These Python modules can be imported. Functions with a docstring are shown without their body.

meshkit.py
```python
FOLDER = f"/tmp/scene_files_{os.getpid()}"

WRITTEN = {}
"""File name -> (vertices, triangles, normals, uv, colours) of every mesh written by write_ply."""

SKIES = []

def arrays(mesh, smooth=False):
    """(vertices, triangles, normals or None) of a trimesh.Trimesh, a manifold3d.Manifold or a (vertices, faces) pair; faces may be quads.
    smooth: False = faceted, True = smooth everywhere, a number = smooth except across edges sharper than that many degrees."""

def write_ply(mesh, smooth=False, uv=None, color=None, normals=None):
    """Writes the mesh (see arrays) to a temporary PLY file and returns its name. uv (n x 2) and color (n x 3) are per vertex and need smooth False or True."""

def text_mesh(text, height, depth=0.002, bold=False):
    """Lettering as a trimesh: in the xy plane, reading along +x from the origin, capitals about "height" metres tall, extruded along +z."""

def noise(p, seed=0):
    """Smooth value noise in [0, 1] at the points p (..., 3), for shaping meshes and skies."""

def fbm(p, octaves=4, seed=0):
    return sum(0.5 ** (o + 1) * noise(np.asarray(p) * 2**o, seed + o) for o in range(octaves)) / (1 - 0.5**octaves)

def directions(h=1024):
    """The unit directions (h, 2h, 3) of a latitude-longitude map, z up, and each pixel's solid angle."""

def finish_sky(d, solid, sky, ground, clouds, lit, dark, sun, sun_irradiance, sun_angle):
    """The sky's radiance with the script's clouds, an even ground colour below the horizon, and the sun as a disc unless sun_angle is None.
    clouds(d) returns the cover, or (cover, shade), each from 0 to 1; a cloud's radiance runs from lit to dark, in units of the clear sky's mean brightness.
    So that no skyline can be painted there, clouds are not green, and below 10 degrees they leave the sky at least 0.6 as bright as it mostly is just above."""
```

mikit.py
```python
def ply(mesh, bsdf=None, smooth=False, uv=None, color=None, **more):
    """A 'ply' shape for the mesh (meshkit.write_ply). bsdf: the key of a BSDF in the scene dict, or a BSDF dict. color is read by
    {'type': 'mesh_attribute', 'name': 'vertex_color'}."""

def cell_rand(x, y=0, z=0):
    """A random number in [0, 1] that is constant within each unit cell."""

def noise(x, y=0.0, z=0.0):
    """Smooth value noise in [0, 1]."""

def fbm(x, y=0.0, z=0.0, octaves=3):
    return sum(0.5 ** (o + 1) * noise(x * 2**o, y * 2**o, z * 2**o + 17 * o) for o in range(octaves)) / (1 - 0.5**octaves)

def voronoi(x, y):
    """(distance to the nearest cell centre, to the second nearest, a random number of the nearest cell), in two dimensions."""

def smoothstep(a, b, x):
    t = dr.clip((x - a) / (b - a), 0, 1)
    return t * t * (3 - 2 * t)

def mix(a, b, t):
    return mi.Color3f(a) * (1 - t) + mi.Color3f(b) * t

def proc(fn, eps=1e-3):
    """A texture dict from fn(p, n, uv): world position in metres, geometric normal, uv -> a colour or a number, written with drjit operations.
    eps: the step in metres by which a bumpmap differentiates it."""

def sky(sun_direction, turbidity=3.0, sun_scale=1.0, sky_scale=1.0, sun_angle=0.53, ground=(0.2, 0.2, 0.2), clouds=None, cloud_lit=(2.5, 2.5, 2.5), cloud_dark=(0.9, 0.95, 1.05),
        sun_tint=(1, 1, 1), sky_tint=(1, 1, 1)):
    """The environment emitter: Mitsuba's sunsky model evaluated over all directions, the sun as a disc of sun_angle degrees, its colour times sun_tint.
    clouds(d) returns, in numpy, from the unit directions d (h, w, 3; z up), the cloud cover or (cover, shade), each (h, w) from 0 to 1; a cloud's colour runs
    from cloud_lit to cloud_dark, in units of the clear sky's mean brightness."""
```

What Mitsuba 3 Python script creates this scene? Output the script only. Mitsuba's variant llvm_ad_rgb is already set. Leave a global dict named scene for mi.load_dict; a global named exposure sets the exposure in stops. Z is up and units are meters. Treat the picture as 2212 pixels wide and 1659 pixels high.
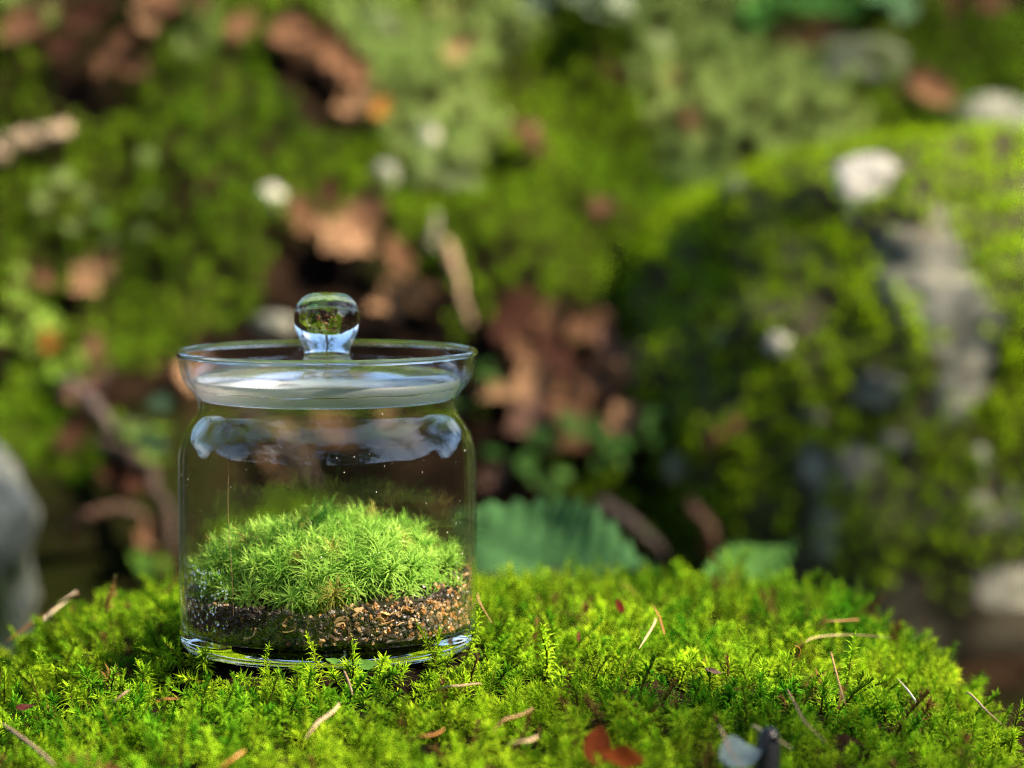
import math
import numpy as np, trimesh, drjit as dr, mitsuba as mi
import mikit, meshkit
from mikit import proc, noise, fbm, smoothstep, mix, voronoi

T = mi.ScalarTransform4f
PI = math.pi
scene, labels = {}, {}
rng = np.random.default_rng(7)

# ------------------------------------------------------------------ camera, sky, exposure
CAM = np.array([0.0, 0.0, 0.163])
PITCH = math.radians(4.76)
FPX, CX, CY = 5826.0, 1106.0, 829.5            # in pixels of a 2212 x 1659 frame
FWD = np.array([0, math.cos(PITCH), -math.sin(PITCH)])
UP = np.array([0, math.sin(PITCH), math.cos(PITCH)])
scene['camera'] = {
    'type': 'thinlens', 'fov': 2 * math.degrees(math.atan(1106.0 / FPX)), 'fov_axis': 'x',
    'to_world': T().look_at(origin=CAM.tolist(), target=(CAM + FWD).tolist(), up=[0, 0, 1]),
    'aperture_radius': 0.0066, 'focus_distance': 0.856, 'near_clip': 0.01, 'far_clip': 400.0}
SUN_AZ, SUN_EL = math.radians(71), math.radians(43)
SUN = np.array([math.cos(SUN_EL) * math.sin(SUN_AZ), -math.cos(SUN_EL) * math.cos(SUN_AZ), math.sin(SUN_EL)])


def cloud_cover(d):
    n = meshkit.fbm(d / (0.25 + np.abs(d[..., 2:])) * 1.3, 4, 5)
    return np.clip((n - 0.55) * 7, 0, 1) * 0.85


scene['sky'] = mikit.sky(SUN.tolist(), turbidity=3, sky_scale=0.85, clouds=cloud_cover)
exposure = 3.3


# ------------------------------------------------------------------ helpers
def numbered(name):
    if name not in USED:
        USED.add(name)
        return name
    k = 1
    while f'{name}_{k:03d}' in USED:
        k += 1
    USED.add(f'{name}_{k:03d}')
    return f'{name}_{k:03d}'


USED = set()


def thing(name, label, cat, group=None, kind=None):
    key = numbered(name)
    labels[key] = {'label': label, 'category': cat}
    if group:
        labels[key]['group'] = group
    if kind:
        labels[key]['kind'] = kind
    return key


def part(parent, name, mesh, bsdf, **kw):
    key = numbered(f'{parent}__{name}')
    scene[key] = mikit.ply(mesh, bsdf, **kw)
    return key


def single(name, label, cat, mesh, bsdf, group=None, kind=None, **kw):
    key = thing(name, label, cat, group, kind)
    scene[key] = mikit.ply(mesh, bsdf, **kw)
    return key


def struct(name, mesh, bsdf, **kw):
    USED.add(name)
    scene[name] = mikit.ply(mesh, bsdf, **kw)
    labels[name] = {'kind': 'structure'}


def ray_dir(px, py):
    d = FWD + np.array([1.0, 0, 0]) * (px - CX) / FPX - UP * (py - CY) / FPX
    return d / np.linalg.norm(d)


def at_y(px, py, y):
    d = ray_dir(px, py)
    return CAM + d * (y / d[1])


def unit(v):
    v = np.asarray(v, float)
    return v / (np.linalg.norm(v, axis=-1, keepdims=True) + 1e-12)


def frame(z, spin=0.0):
    z = unit(z)
    a = np.array([1.0, 0, 0]) if abs(z[0]) < 0.9 else np.array([0, 1.0, 0])
    x = unit(a - z * (a @ z))
    y = np.cross(z, x)
    c, s = math.cos(spin), math.sin(spin)
    return np.stack([x * c + y * s, -x * s + y * c, z], 1)


def tube(points, radii, sides=6, cap=True):
    p = np.asarray(points, float)
    n = len(p)
    r = np.broadcast_to(np.asarray(radii, float), (n,))
    t = unit(np.gradient(p, axis=0))
    ref = np.array([0, 0, 1.0]) if abs(t[0][2]) < 0.9 else np.array([1.0, 0, 0])
    a = unit(np.cross(t, ref))
    b = np.cross(t, a)
    ang = np.arange(sides) * 2 * PI / sides
    v = p[:, None] + r[:, None, None] * (np.cos(ang)[None, :, None] * a[:, None] + np.sin(ang)[None, :, None] * b[:, None])
    i, j = np.meshgrid(np.arange(n - 1), np.arange(sides), indexing='ij')
    i, j = i.ravel(), j.ravel()
    j2 = (j + 1) % sides
    f = np.vstack([np.stack([i * sides + j, i * sides + j2, (i + 1) * sides + j2], 1),
                   np.stack([i * sides + j, (i + 1) * sides + j2, (i + 1) * sides + j], 1)])
    v = v.reshape(-1, 3)
    if cap:
        k = np.arange(sides)
        v = np.vstack([v, p[:1], p[-1:]])
        f = np.vstack([f, np.stack([(k + 1) % sides, k, k * 0 + n * sides], 1),
                       np.stack([(n - 1) * sides + k, (n - 1) * sides + (k + 1) % sides, k * 0 + n * sides + 1], 1)])
    return v, f


def join(ms):
    vs, fs, o = [], [], 0
    for v, f in ms:
        vs.append(v)
        fs.append(np.asarray(f) + o)
        o += len(v)
    return np.vstack(vs), np.vstack(fs)


def lathe(profile, seg=128, wob=None):
    """profile: (r, z) rows, revolved round z; rows with r = 0 become poles."""
    prof = np.asarray(profile, float)
    ang = np.arange(seg) * 2 * PI / seg
    v = np.stack([prof[:, None, 0] * np.cos(ang), prof[:, None, 0] * np.sin(ang), np.broadcast_to(prof[:, 1:], (len(prof), seg))], -1)
    if wob is not None:
        v = wob(v)
    i, j = np.meshgrid(np.arange(len(prof) - 1), np.arange(seg), indexing='ij')
    i, j = i.ravel(), j.ravel()
    j2 = (j + 1) % seg
    f = np.vstack([np.stack([i * seg + j, i * seg + j2, (i + 1) * seg + j2], 1), np.stack([i * seg + j, (i + 1) * seg + j2, (i + 1) * seg + j], 1)])
    m = trimesh.Trimesh(v.reshape(-1, 3), f, process=False)
    m.merge_vertices()
    m.update_faces(m.nondegenerate_faces())
    return m


def spline(pts, n=8, soft=False):
    from scipy.interpolate import PchipInterpolator, CubicSpline
    if soft:
        p = np.asarray(pts, float)
        t = np.concatenate([[0], np.cumsum(np.linalg.norm(np.diff(p, axis=0), axis=1))])
        return CubicSpline(t, p)(np.linspace(0, t[-1], n))
    p = np.asarray(pts, float)
    t = np.concatenate([[0], np.cumsum(np.linalg.norm(np.diff(p, axis=0), axis=1))])
    s = np.linspace(0, t[-1], n)
    return np.stack([PchipInterpolator(t, p[:, k])(s) for k in range(p.shape[1])], 1)


# ------------------------------------------------------------------ materials
def thin(key, color, rough=0.5, trans=0.8, spec=1.45):
    scene[key] = {'type': 'principledthin', 'base_color': color, 'roughness': rough, 'diff_trans': trans, 'eta': spec, 'spec_trans': 0.0}


VC = {'type': 'mesh_attribute', 'name': 'vertex_color'}
thin('moss_leaf', VC, 0.55, 0.62)
thin('jar_moss_leaf', VC, 0.40, 0.8)
thin('bank_moss_leaf', VC, 0.6, 0.8)
thin("tree_leaf", VC, 0.5, 0.7)
thin('plant_leaf', VC, 0.45, 0.6)
thin('dry_leaf', VC, 0.6, 0.35)
scene['needle'] = {'type': 'principled', 'base_color': VC, 'roughness': 0.45, 'specular': 0.5}
scene['solid_color'] = {'type': 'principled', 'base_color': VC, 'roughness': 0.7, 'specular': 0.3}
scene['grain'] = {'type': 'principled', 'base_color': VC, 'roughness': 0.35, 'specular': 0.5}
scene['black_gloss'] = {'type': 'principled', 'base_color': {'type': 'rgb', 'value': [0.018, 0.019, 0.023]}, 'roughness': 0.38, 'specular': 0.5}


def humus(p, n, uv):
    a = fbm(p.x * 40, p.y * 40, p.z * 40, 3)
    b = fbm(p.x * 7 + 3, p.y * 7, p.z * 7, 3)
    c = mix((0.006, 0.0045, 0.004), (0.030, 0.018, 0.011), smoothstep(0.35, 0.8, a))  # soil colour darkened to stand in for shade in the hollows
    return mix(c, (0.012, 0.015, 0.004), smoothstep(0.5, 0.7, b))


scene['humus'] = {'type': 'twosided', 'bsdf': {'type': 'diffuse', 'reflectance': proc(humus)}}


def rock(p, n, uv):
    a = fbm(p.x * 30, p.y * 30, p.z * 30, 4)
    b = fbm(p.x * 9 + 11, p.y * 9, p.z * 9, 3)
    c = mix((0.030, 0.028, 0.020), (0.095, 0.088, 0.065), smoothstep(0.3, 0.75, a))
    return mix(c, (0.045, 0.055, 0.012), smoothstep(0.55, 0.70, b))


scene['rock_surface'] = {'type': 'diffuse', 'reflectance': proc(rock)}


def grey_rock(p, n, uv):
    a = fbm(p.x * 34, p.y * 34, p.z * 34, 4)
    b = fbm(p.x * 9 + 5, p.y * 9, p.z * 9 + 2, 3)
    c = mix((0.15, 0.165, 0.14), (0.33, 0.35, 0.30), smoothstep(0.3, 0.7, a))
    return mix(c, (0.06, 0.085, 0.03), smoothstep(0.55, 0.70, b))


scene['grey_surface'] = {'type': 'diffuse', 'reflectance': proc(grey_rock)}


def lichen(p, n, uv):
    a = fbm(p.x * 90, p.y * 90, p.z * 90, 3)
    b = fbm(p.x * 25, p.y * 25, p.z * 25 + 4, 3)
    c = mix((0.16, 0.17, 0.14), (0.38, 0.39, 0.33), smoothstep(0.3, 0.7, a))
    return mix(c, (0.20, 0.17, 0.11), 0.5 * smoothstep(0.5, 0.7, b))


scene['lichen'] = {'type': 'diffuse', 'reflectance': proc(lichen)}


def pebble(p, n, uv):
    a = fbm(p.x * 120, p.y * 120, p.z * 120, 3)
    return mix((0.34, 0.35, 0.32), (0.62, 0.62, 0.56), smoothstep(0.3, 0.7, a))


scene['white_stone'] = {'type': 'diffuse', 'reflectance': proc(pebble)}


def bark(p, n, uv):
    a = fbm(p.x * 30, p.y * 30, p.z * 5, 3)
    return mix((0.035, 0.028, 0.022), (0.12, 0.10, 0.08), a)


scene['bark'] = {'type': 'diffuse', 'reflectance': proc(bark)}
scene['thin_glass'] = {'type': 'thindielectric', 'int_ior': 1.33, 'ext_ior': 1.0}
scene['rough_glass'] = {'type': 'roughdielectric', 'distribution': 'ggx', 'alpha': 0.25, 'int_ior': 1.5, 'ext_ior': 1.0}
scene['sky_sheen_glass'] = {'type': 'blendbsdf', 'weight': 0.13, 'a': {'type': 'ref', 'id': 'rough_glass'}, 'b': {'type': 'twosided', 'bsdf': {'type': 'diffuse', 'reflectance': {'type': 'rgb', 'value': [0.56, 0.69, 0.80]}}}}  # pale blue diffuse share painted in for sky reflected by clear glass
scene['solid_glass'] = {'type': 'dielectric', 'int_ior': 1.5, 'ext_ior': 1.0}


# ------------------------------------------------------------------ ground, mound, rocks
def ss(a, b, x):
    t = np.clip((x - a) / (b - a), 0, 1)
    return t * t * (3 - 2 * t)


def n2(x, y, s, seed, octv=4):
    return meshkit.fbm(np.stack([x * s, y * s, x * 0 + 0.37], -1), octv, seed) - 0.5


# hollows (and, negative, hummocks) of the bank: x, y, radius, depth
DENTS = [(-0.27, 1.60, 0.09, 0.13), (-0.02, 1.62, 0.08, 0.07), (0.07, 1.75, 0.05, 0.05), (-0.15, 1.88, 0.05, 0.05), (-0.36, 1.95, 0.05, 0.05), (-0.26, 2.20, 0.11, -0.05), (0.05, 2.02, 0.08, -0.05), (0.02, 2.4, 0.08, -0.03)]


def G(x, y):
    x, y = np.asarray(x, float), np.asarray(y, float)
    y0 = y - 0.10 * np.sin(2.6 * x + 0.6)
    z = -0.24 + 0.74 * ss(1.42, 2.70, y0) + 0.20 * np.clip(y0 - 2.6, 0, 6) + 0.10 * np.clip(-y - 6, 0, 5)
    m = ss(1.2, 1.6, y)
    z = z + m * (0.22 * n2(x, y, 2.6, 3) + 0.09 * n2(x, y, 8, 4) + 0.022 * n2(x, y, 25, 5, 3))
    for cx_, cy_, sg, h in DENTS:
        z = z - h * np.exp(-((x - cx_) ** 2 + (y - cy_) ** 2) / (2 * sg ** 2))
    far = np.sqrt(x ** 2 + (y - 1) ** 2)
    z = z + 0.34 * np.clip(far - 5.5, 0, 14) * ss(-2, 1, -y + 0.3 * np.abs(x))
    return z + 1.2 * ss(3, 30, far) * (n2(x, y, 0.12, 9) + 0.25)


def axis(a, b, step, far):
    near = np.arange(a, b + step / 2, step)
    g = step * np.cumsum(1.16 ** np.arange(1, 200))
    g = g[g < far]
    return np.concatenate([(a - g)[::-1], near, b + g])


gx, gy = axis(-0.85, 0.85, 0.0125, 120), axis(1.25, 2.95, 0.0125, 120)
X, Y = np.meshgrid(gx, gy, indexing='ij')
GV = np.stack([X, Y, G(X, Y)], -1).reshape(-1, 3)
ii, jj = np.meshgrid(np.arange(len(gx) - 1), np.arange(len(gy) - 1), indexing='ij')
q = (ii * len(gy) + jj).ravel()
GF = np.vstack([np.stack([q, q + len(gy), q + len(gy) + 1], 1), np.stack([q, q + len(gy) + 1, q + 1], 1)])
struct('ground', (GV, GF), 'humus', smooth=True)
cen = GV[GF].mean(1)
near = (np.abs(cen[:, 0]) < 0.85) & (cen[:, 1] > 1.2) & (cen[:, 1] < 3.0)
HIT = [GV[GF[near]]]                                # triangles that things are laid on

JX, JY = (797 / 1.1302 - CX) / FPX * 0.905, 0.905   # the jar's axis


from scipy.spatial import cKDTree
_r = np.random.default_rng(19)
_c = np.stack(np.meshgrid(np.arange(-0.34, 0.34, 0.019), np.arange(0.4, 1.32, 0.019)), -1).reshape(-1, 2)
CLUMPS = cKDTree(_c + _r.uniform(-0.008, 0.008, _c.shape))
CLUMP_H = _r.uniform(0.3, 1.3, len(_c))


def M(x, y):
    x, y = np.asarray(x, float), np.asarray(y, float)
    dist, which_ = CLUMPS.query(np.stack([x, y], -1))
    u = (x - 0.0035) / np.where(x > 0.0035, 0.1515, 0.1930)
    v = (y - 0.85) / np.where(y > 0.85, 0.32, 0.27)
    r = (u ** 4 + v ** 4) ** 0.25
    z = -0.0105 - 0.020 * r ** 3 - 3.5 * np.clip(r - 1.0, 0, None) ** 1.5
    z = z + 0.012 * n2(x, y, 20, 21, 3) + 0.0085 * CLUMP_H[which_] * (0.45 - np.clip(dist / 0.0125, 0, 1.2) ** 2)
    z = z + 0.0097 * np.exp(-((x + 0.13) / 0.05) ** 2 - ((y - 0.97) / 0.05) ** 2)
    d = np.hypot(x - JX, y - JY)
    k = 1 - ss(0.047, 0.064, d)
    return np.maximum(z * (1 - k) + (-0.0022) * k, -0.3)


mx, my = np.arange(-0.32, 0.32, 0.004), np.arange(0.42, 1.30, 0.004)
X, Y = np.meshgrid(mx, my, indexing='ij')
MV = np.stack([X, Y, M(X, Y)], -1).reshape(-1, 3)
ii, jj = np.meshgrid(np.arange(len(mx) - 1), np.arange(len(my) - 1), indexing='ij')
q = (ii * len(my) + jj).ravel()
MF = np.vstack([np.stack([q, q + len(my), q + len(my) + 1], 1), np.stack([q, q + len(my) + 1, q + 1], 1)])
MF = MF[MV[MF].mean(1)[:, 2] > -0.29]
struct('mound', (MV, MF), 'humus', smooth=True)


def blob(center, radii, seed, amp=0.12, sub=5, freq=2.2, flat=2.0):
    m = trimesh.creation.icosphere(subdivisions=sub)
    d = np.array(m.vertices)
    d = np.sign(d) * np.abs(d) ** (2 / flat)
    d = d / np.linalg.norm(d, axis=1, keepdims=True) * (1 / (np.sum(np.abs(d / np.linalg.norm(d, axis=1, keepdims=True)) ** flat, 1) ** (1 / flat)))[:, None]
    r = 1 + amp * (meshkit.fbm(m.vertices * freq + 7, 5, seed) - 0.5) * 2
    return d * r[:, None] * np.asarray(radii) + np.asarray(center), np.array(m.faces)


def tri_normals(tri):
    return unit(np.cross(tri[:, 1] - tri[:, 0], tri[:, 2] - tri[:, 0]))


BV, BF = blob((0.41, 2.10, -0.12), (0.34, 0.32, 0.30), 41, 0.13, 6, 2.0, 3.6)
boulder = thing('boulder', 'large moss covered boulder with pale lichen patches filling the right background', 'boulder')
part(boulder, 'stone', (BV, BF), 'rock_surface', smooth=True)
HIT.append(BV[BF])
LV, LF = blob((-0.405, 1.66, -0.11), (0.115, 0.09, 0.125), 44, 0.24, 5, 2.2, 2.1)
single('rock', 'pale grey rock at the left edge behind the moss mound', 'rock', (LV, LF), 'grey_surface', smooth=True)
HIT.append(LV[LF])
HIT_ALL = np.concatenate(HIT)
HIT_N = tri_normals(HIT_ALL)
HA, HE1, HE2 = HIT_ALL[:, 0], HIT_ALL[:, 1] - HIT_ALL[:, 0], HIT_ALL[:, 2] - HIT_ALL[:, 0]


def hit(px, py):
    """the point of the bank or of a rock that this pixel sees, and the normal there"""
    d = ray_dir(px, py)
    h = np.cross(d, HE2)
    a = np.einsum('ij,ij->i', HE1, h)
    a = np.where(np.abs(a) < 1e-12, 1e-12, a)
    s = CAM - HA
    u = np.einsum('ij,ij->i', s, h) / a
    qq = np.cross(s, HE1)
    v = qq @ d / a
    t = np.einsum('ij,ij->i', HE2, qq) / a
    ok = (u >= -1e-6) & (v >= -1e-6) & (u + v <= 1 + 1e-6) & (t > 0.5)
    if not ok.any():
        return CAM + d * 2.4, np.array([0, -0.7, 0.7]), 2.4
    k = np.where(ok, t, 1e9).argmin()
    n = HIT_N[k]
    return CAM + d * t[k], (n if n @ d < 0 else -n), t[k]


# lichen crusts on the boulder: a patch of the surface lifted by a few millimetres, sinking into the stone at its edge
BN = np.array(trimesh.Trimesh(BV, BF, process=False).vertex_normals)


def crust(px, py, rx, ry, rot, lift, seed, label=None, mat='lichen'):
    p, n, t = hit(px, py)
    mpp = t / FPX
    x_ax = unit(np.array([1.0, 0, 0]) - n * n[0])
    y_ax = np.cross(n, x_ax)
    dv = BV - p
    a, b = dv @ x_ax / mpp, dv @ y_ax / mpp
    c, s = math.cos(rot), math.sin(rot)
    e = np.hypot((a * c + b * s) / rx, (-a * s + b * c) / ry)
    e = e + 0.6 * (meshkit.fbm(BV * 38 + seed, 4, seed) - 0.5) * 2 + 0.4 * (meshkit.fbm(BV * 130 + seed, 2, seed) - 0.5) * 2 + (np.abs(dv @ n) > 0.12) * 9
    w = ss(1.15, 0.75, e) if False else 1 - ss(0.75, 1.1, e)
    keep = (e[BF] < 1.12).any(1)
    if keep.sum() < 4:
        return
    f = BF[keep]
    used, inv = np.unique(f, return_inverse=True)
    v = BV[used] + BN[used] * (lift * w[used] - 0.002 * (w[used] < 0.02))[:, None]
    k = part(boulder, 'lichen_patch', (v, inv.reshape(-1, 3)), mat, smooth=True)
    if label:
        labels[k] = {'label': label}


# ------------------------------------------------------------------ moss shoots
def make_shoot(r, L, n_leaf, leaf_len, leaf_w, s0=0.25, open_low=75, open_top=18, droop=0.6, segs=2, bend=0.25, stem_r=0.0004, rise=0.55):
    """one moss shoot along +z: (vertices, faces, tone); tone 0 = stem, 1..2 = leaf from its base to its tip"""
    az0 = r.uniform(0, 2 * PI)
    side = np.array([math.cos(az0), math.sin(az0), 0]) * bend * L
    sp = np.linspace(0, 1, 4)
    stem = np.stack([side[0] * sp ** 2, side[1] * sp ** 2, L * sp], 1)
    v, f = tube(stem, np.array([1, .9, .7, .3]) * stem_r, 3, cap=False)
    V, F, C, S = [v], [f], [np.zeros(len(v))], [np.zeros(len(v))]
    o = len(v)
    for k in range(n_leaf):
        s = s0 + (1 - s0) * (k / (n_leaf - 1)) ** rise
        P = np.array([side[0] * s ** 2, side[1] * s ** 2, L * s])
        az = az0 + k * 2.39996 + r.normal(0, 0.25)
        e = (k / (n_leaf - 1)) ** 2
        op = math.radians((open_low * (1 - e) + open_top * e) * r.uniform(0.75, 1.2))
        out = np.array([math.cos(az), math.sin(az), 0])
        ln = leaf_len * r.uniform(0.7, 1.15) * (1 - 0.25 * e)
        w = leaf_w * r.uniform(0.8, 1.2)
        perp = np.array([-out[1], out[0], 0])
        pts, ang, cur = [P], op, P.copy()
        for j in range(segs):
            cur = cur + (out * math.sin(ang) + np.array([0, 0, 1.0]) * math.cos(ang)) * ln / segs + perp * r.normal(0, 0.06) * ln / segs
            pts.append(cur)
            ang += droop * r.uniform(0.4, 1.4) / segs * 1.6
        wid = [0.75] + [1.0 * (1 - 0.5 * (j / segs) ** 1.5) for j in range(1, segs)]
        vv = []
        for j in range(segs):
            vv += [pts[j] - perp * w * wid[j] / 2, pts[j] + perp * w * wid[j] / 2]
        vv.append(pts[-1])
        ff = []
        for j in range(segs - 1):
            a = 2 * j
            ff += [[a, a + 1, a + 3], [a, a + 3, a + 2]]
        a = 2 * (segs - 1)
        ff.append([a, a + 1, a + 2])
        V.append(np.array(vv))
        F.append(np.array(ff) + o)
        cc = [1 + (j // 2) / segs for j in range(2 * segs)] + [2.0]
        C.append(np.array(cc))
        S.append(np.full(len(vv), s))
        o += len(vv)
    return np.vstack(V), np.vstack(F), np.concatenate(C), np.concatenate(S)


def scatter(protos, which, pos, mats, colors, stem_col, tip_gain):
    """all shoots as one mesh with colours: (mesh, colours). mats: (n, 3, 3) rotation times scale"""
    Vs, Fs, Cs, o = [], [], [], 0
    for k, (v, f, c, s) in enumerate(protos):
        idx = np.nonzero(which == k)[0]
        if not len(idx):
            continue
        vv = np.einsum('nij,vj->nvi', mats[idx], v) + pos[idx][:, None]
        tone = np.clip(c - 1, 0, 1)
        tip = 1 + (tip_gain - 1) * (0.5 * tone + 0.5 * s ** 3)[:, None]
        col = colors[idx][:, None, :] * tip[None]
        col[:, c == 0] = stem_col
        Vs.append(vv.reshape(-1, 3))
        Cs.append(col.reshape(-1, 3))
        Fs.append((f[None] + (np.arange(len(idx)) * len(v))[:, None, None]).reshape(-1, 3) + o)
        o += len(idx) * len(v)
    return (np.vstack(Vs), np.vstack(Fs)), np.clip(np.vstack(Cs), 0, 0.9)


def frames(n, spin, scale):
    """rotations (n, 3, 3) with z along n"""
    n = unit(n)
    a = np.where(np.abs(n[:, :1]) < 0.9, np.array([[1.0, 0, 0]]), np.array([[0, 1.0, 0]]))
    x = unit(a - n * np.sum(a * n, 1, keepdims=True))
    y = np.cross(n, x)
    c, s = np.cos(spin)[:, None], np.sin(spin)[:, None]
    m = np.stack([x * c + y * s, -x * s + y * c, n], -1)
    return m * scale[:, None, None]


def grad_normal(fn, x, y, h=0.004):
    gx_ = (fn(x + h, y) - fn(x - h, y)) / (2 * h)
    gy_ = (fn(x, y + h) - fn(x, y - h)) / (2 * h)
    return unit(np.stack([-gx_, -gy_, np.ones_like(gx_)], -1))


# the moss on the mound
r = np.random.default_rng(11)
protos = [make_shoot(r, r.uniform(0.010, 0.014), 44, 0.0050, 0.00068, s0=0.3, open_low=85, open_top=22, droop=0.6, segs=2) for _ in range(8)]
protos += [make_shoot(r, r.uniform(0.013, 0.018), 56, 0.0040, 0.00062, s0=0.2, open_low=66, open_top=12, droop=0.9, segs=2, bend=0.55, rise=0.9) for _ in range(6)]
sp = 0.0054
X, Y = np.meshgrid(np.arange(-0.235, 0.205, sp), np.arange(0.60, 1.17, sp), indexing='ij')
x = (X + r.uniform(-0.6, 0.6, X.shape) * sp).ravel()
y = (Y + r.uniform(-0.6, 0.6, X.shape) * sp).ravel()
z = M(x, y)
n = grad_normal(M, x, y)
# steep sides get more shoots
rep = np.clip(np.floor(1 / np.maximum(n[:, 2], 0.25) - 0.2 + r.uniform(0, 0.6, len(x))), 1, 4).astype(int)
x, y = np.repeat(x, rep), np.repeat(y, rep)
x, y = x + r.normal(0, 0.0015, len(x)) , y + r.normal(0, 0.0015, len(x))
z, n = M(x, y), grad_normal(M, x, y)
d = np.hypot(x - JX, y - JY)
gap = n2(x, y, 45, 33, 3)
keep = (d > 0.0485) & (z > -0.16) & (gap > -0.17)
x, y, z, n, d = x[keep], y[keep], z[keep], n[keep], d[keep]
N = len(x)
axis_ = unit(n * 0.8 + np.array([0, 0, 0.35]) + r.normal(0, 0.42, (N, 3)))
near_jar = (1 - ss(0.050, 0.062, d))[:, None]
away = np.stack([(x - JX) / d, (y - JY) / d, 0 * d], 1)
axis_ = unit(axis_ + near_jar * away * 0.35)
size = r.uniform(0.75, 1.2, N) * (1 + 0.5 * n2(x, y, 28, 35, 2)) * (1 - 0.08 * near_jar[:, 0])
hue = np.clip(0.38 + 2.0 * n2(x, y, 16, 36, 3) + r.normal(0, 0.20, N), 0, 1)[:, None]
cols = np.array([0.055, 0.21, 0.008]) * (1 - hue) + np.array([0.42, 0.60, 0.022]) * hue
cols *= r.uniform(0.75, 1.2, (N, 1)) * (0.62 + 0.45 * CLUMP_H[CLUMPS.query(np.stack([x, y], -1))[1]])[:, None]
brown = r.uniform(0, 1, N) < 0.035
cols[brown] = np.array([0.16, 0.10, 0.03])
which = np.where(r.uniform(0, 1, N) < 0.72, r.integers(0, 8, N), r.integers(8, 14, N))
pos = np.stack([x, y, z - 0.0035], 1)
mesh, col = scatter(protos, which, pos, frames(axis_, r.uniform(0, 2 * PI, N), size), cols, np.array([0.07, 0.045, 0.015]), 1.35)
single('moss', 'bright yellow green feathery moss covering the mound under the jar', 'moss', mesh, 'moss_leaf', kind='stuff', color=col)
print('mound moss', N, len(mesh[1]))

# ------------------------------------------------------------------ the jar
JAR = np.array([JX, JY, 0.0])


def zpx(py, dist=0.905):
    e = math.atan((py - 937) / 6584) + PITCH
    return CAM[2] - dist * math.tan(e)


def move(m, p):
    m = m.copy()
    m.apply_translation(p)
    return m


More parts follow.
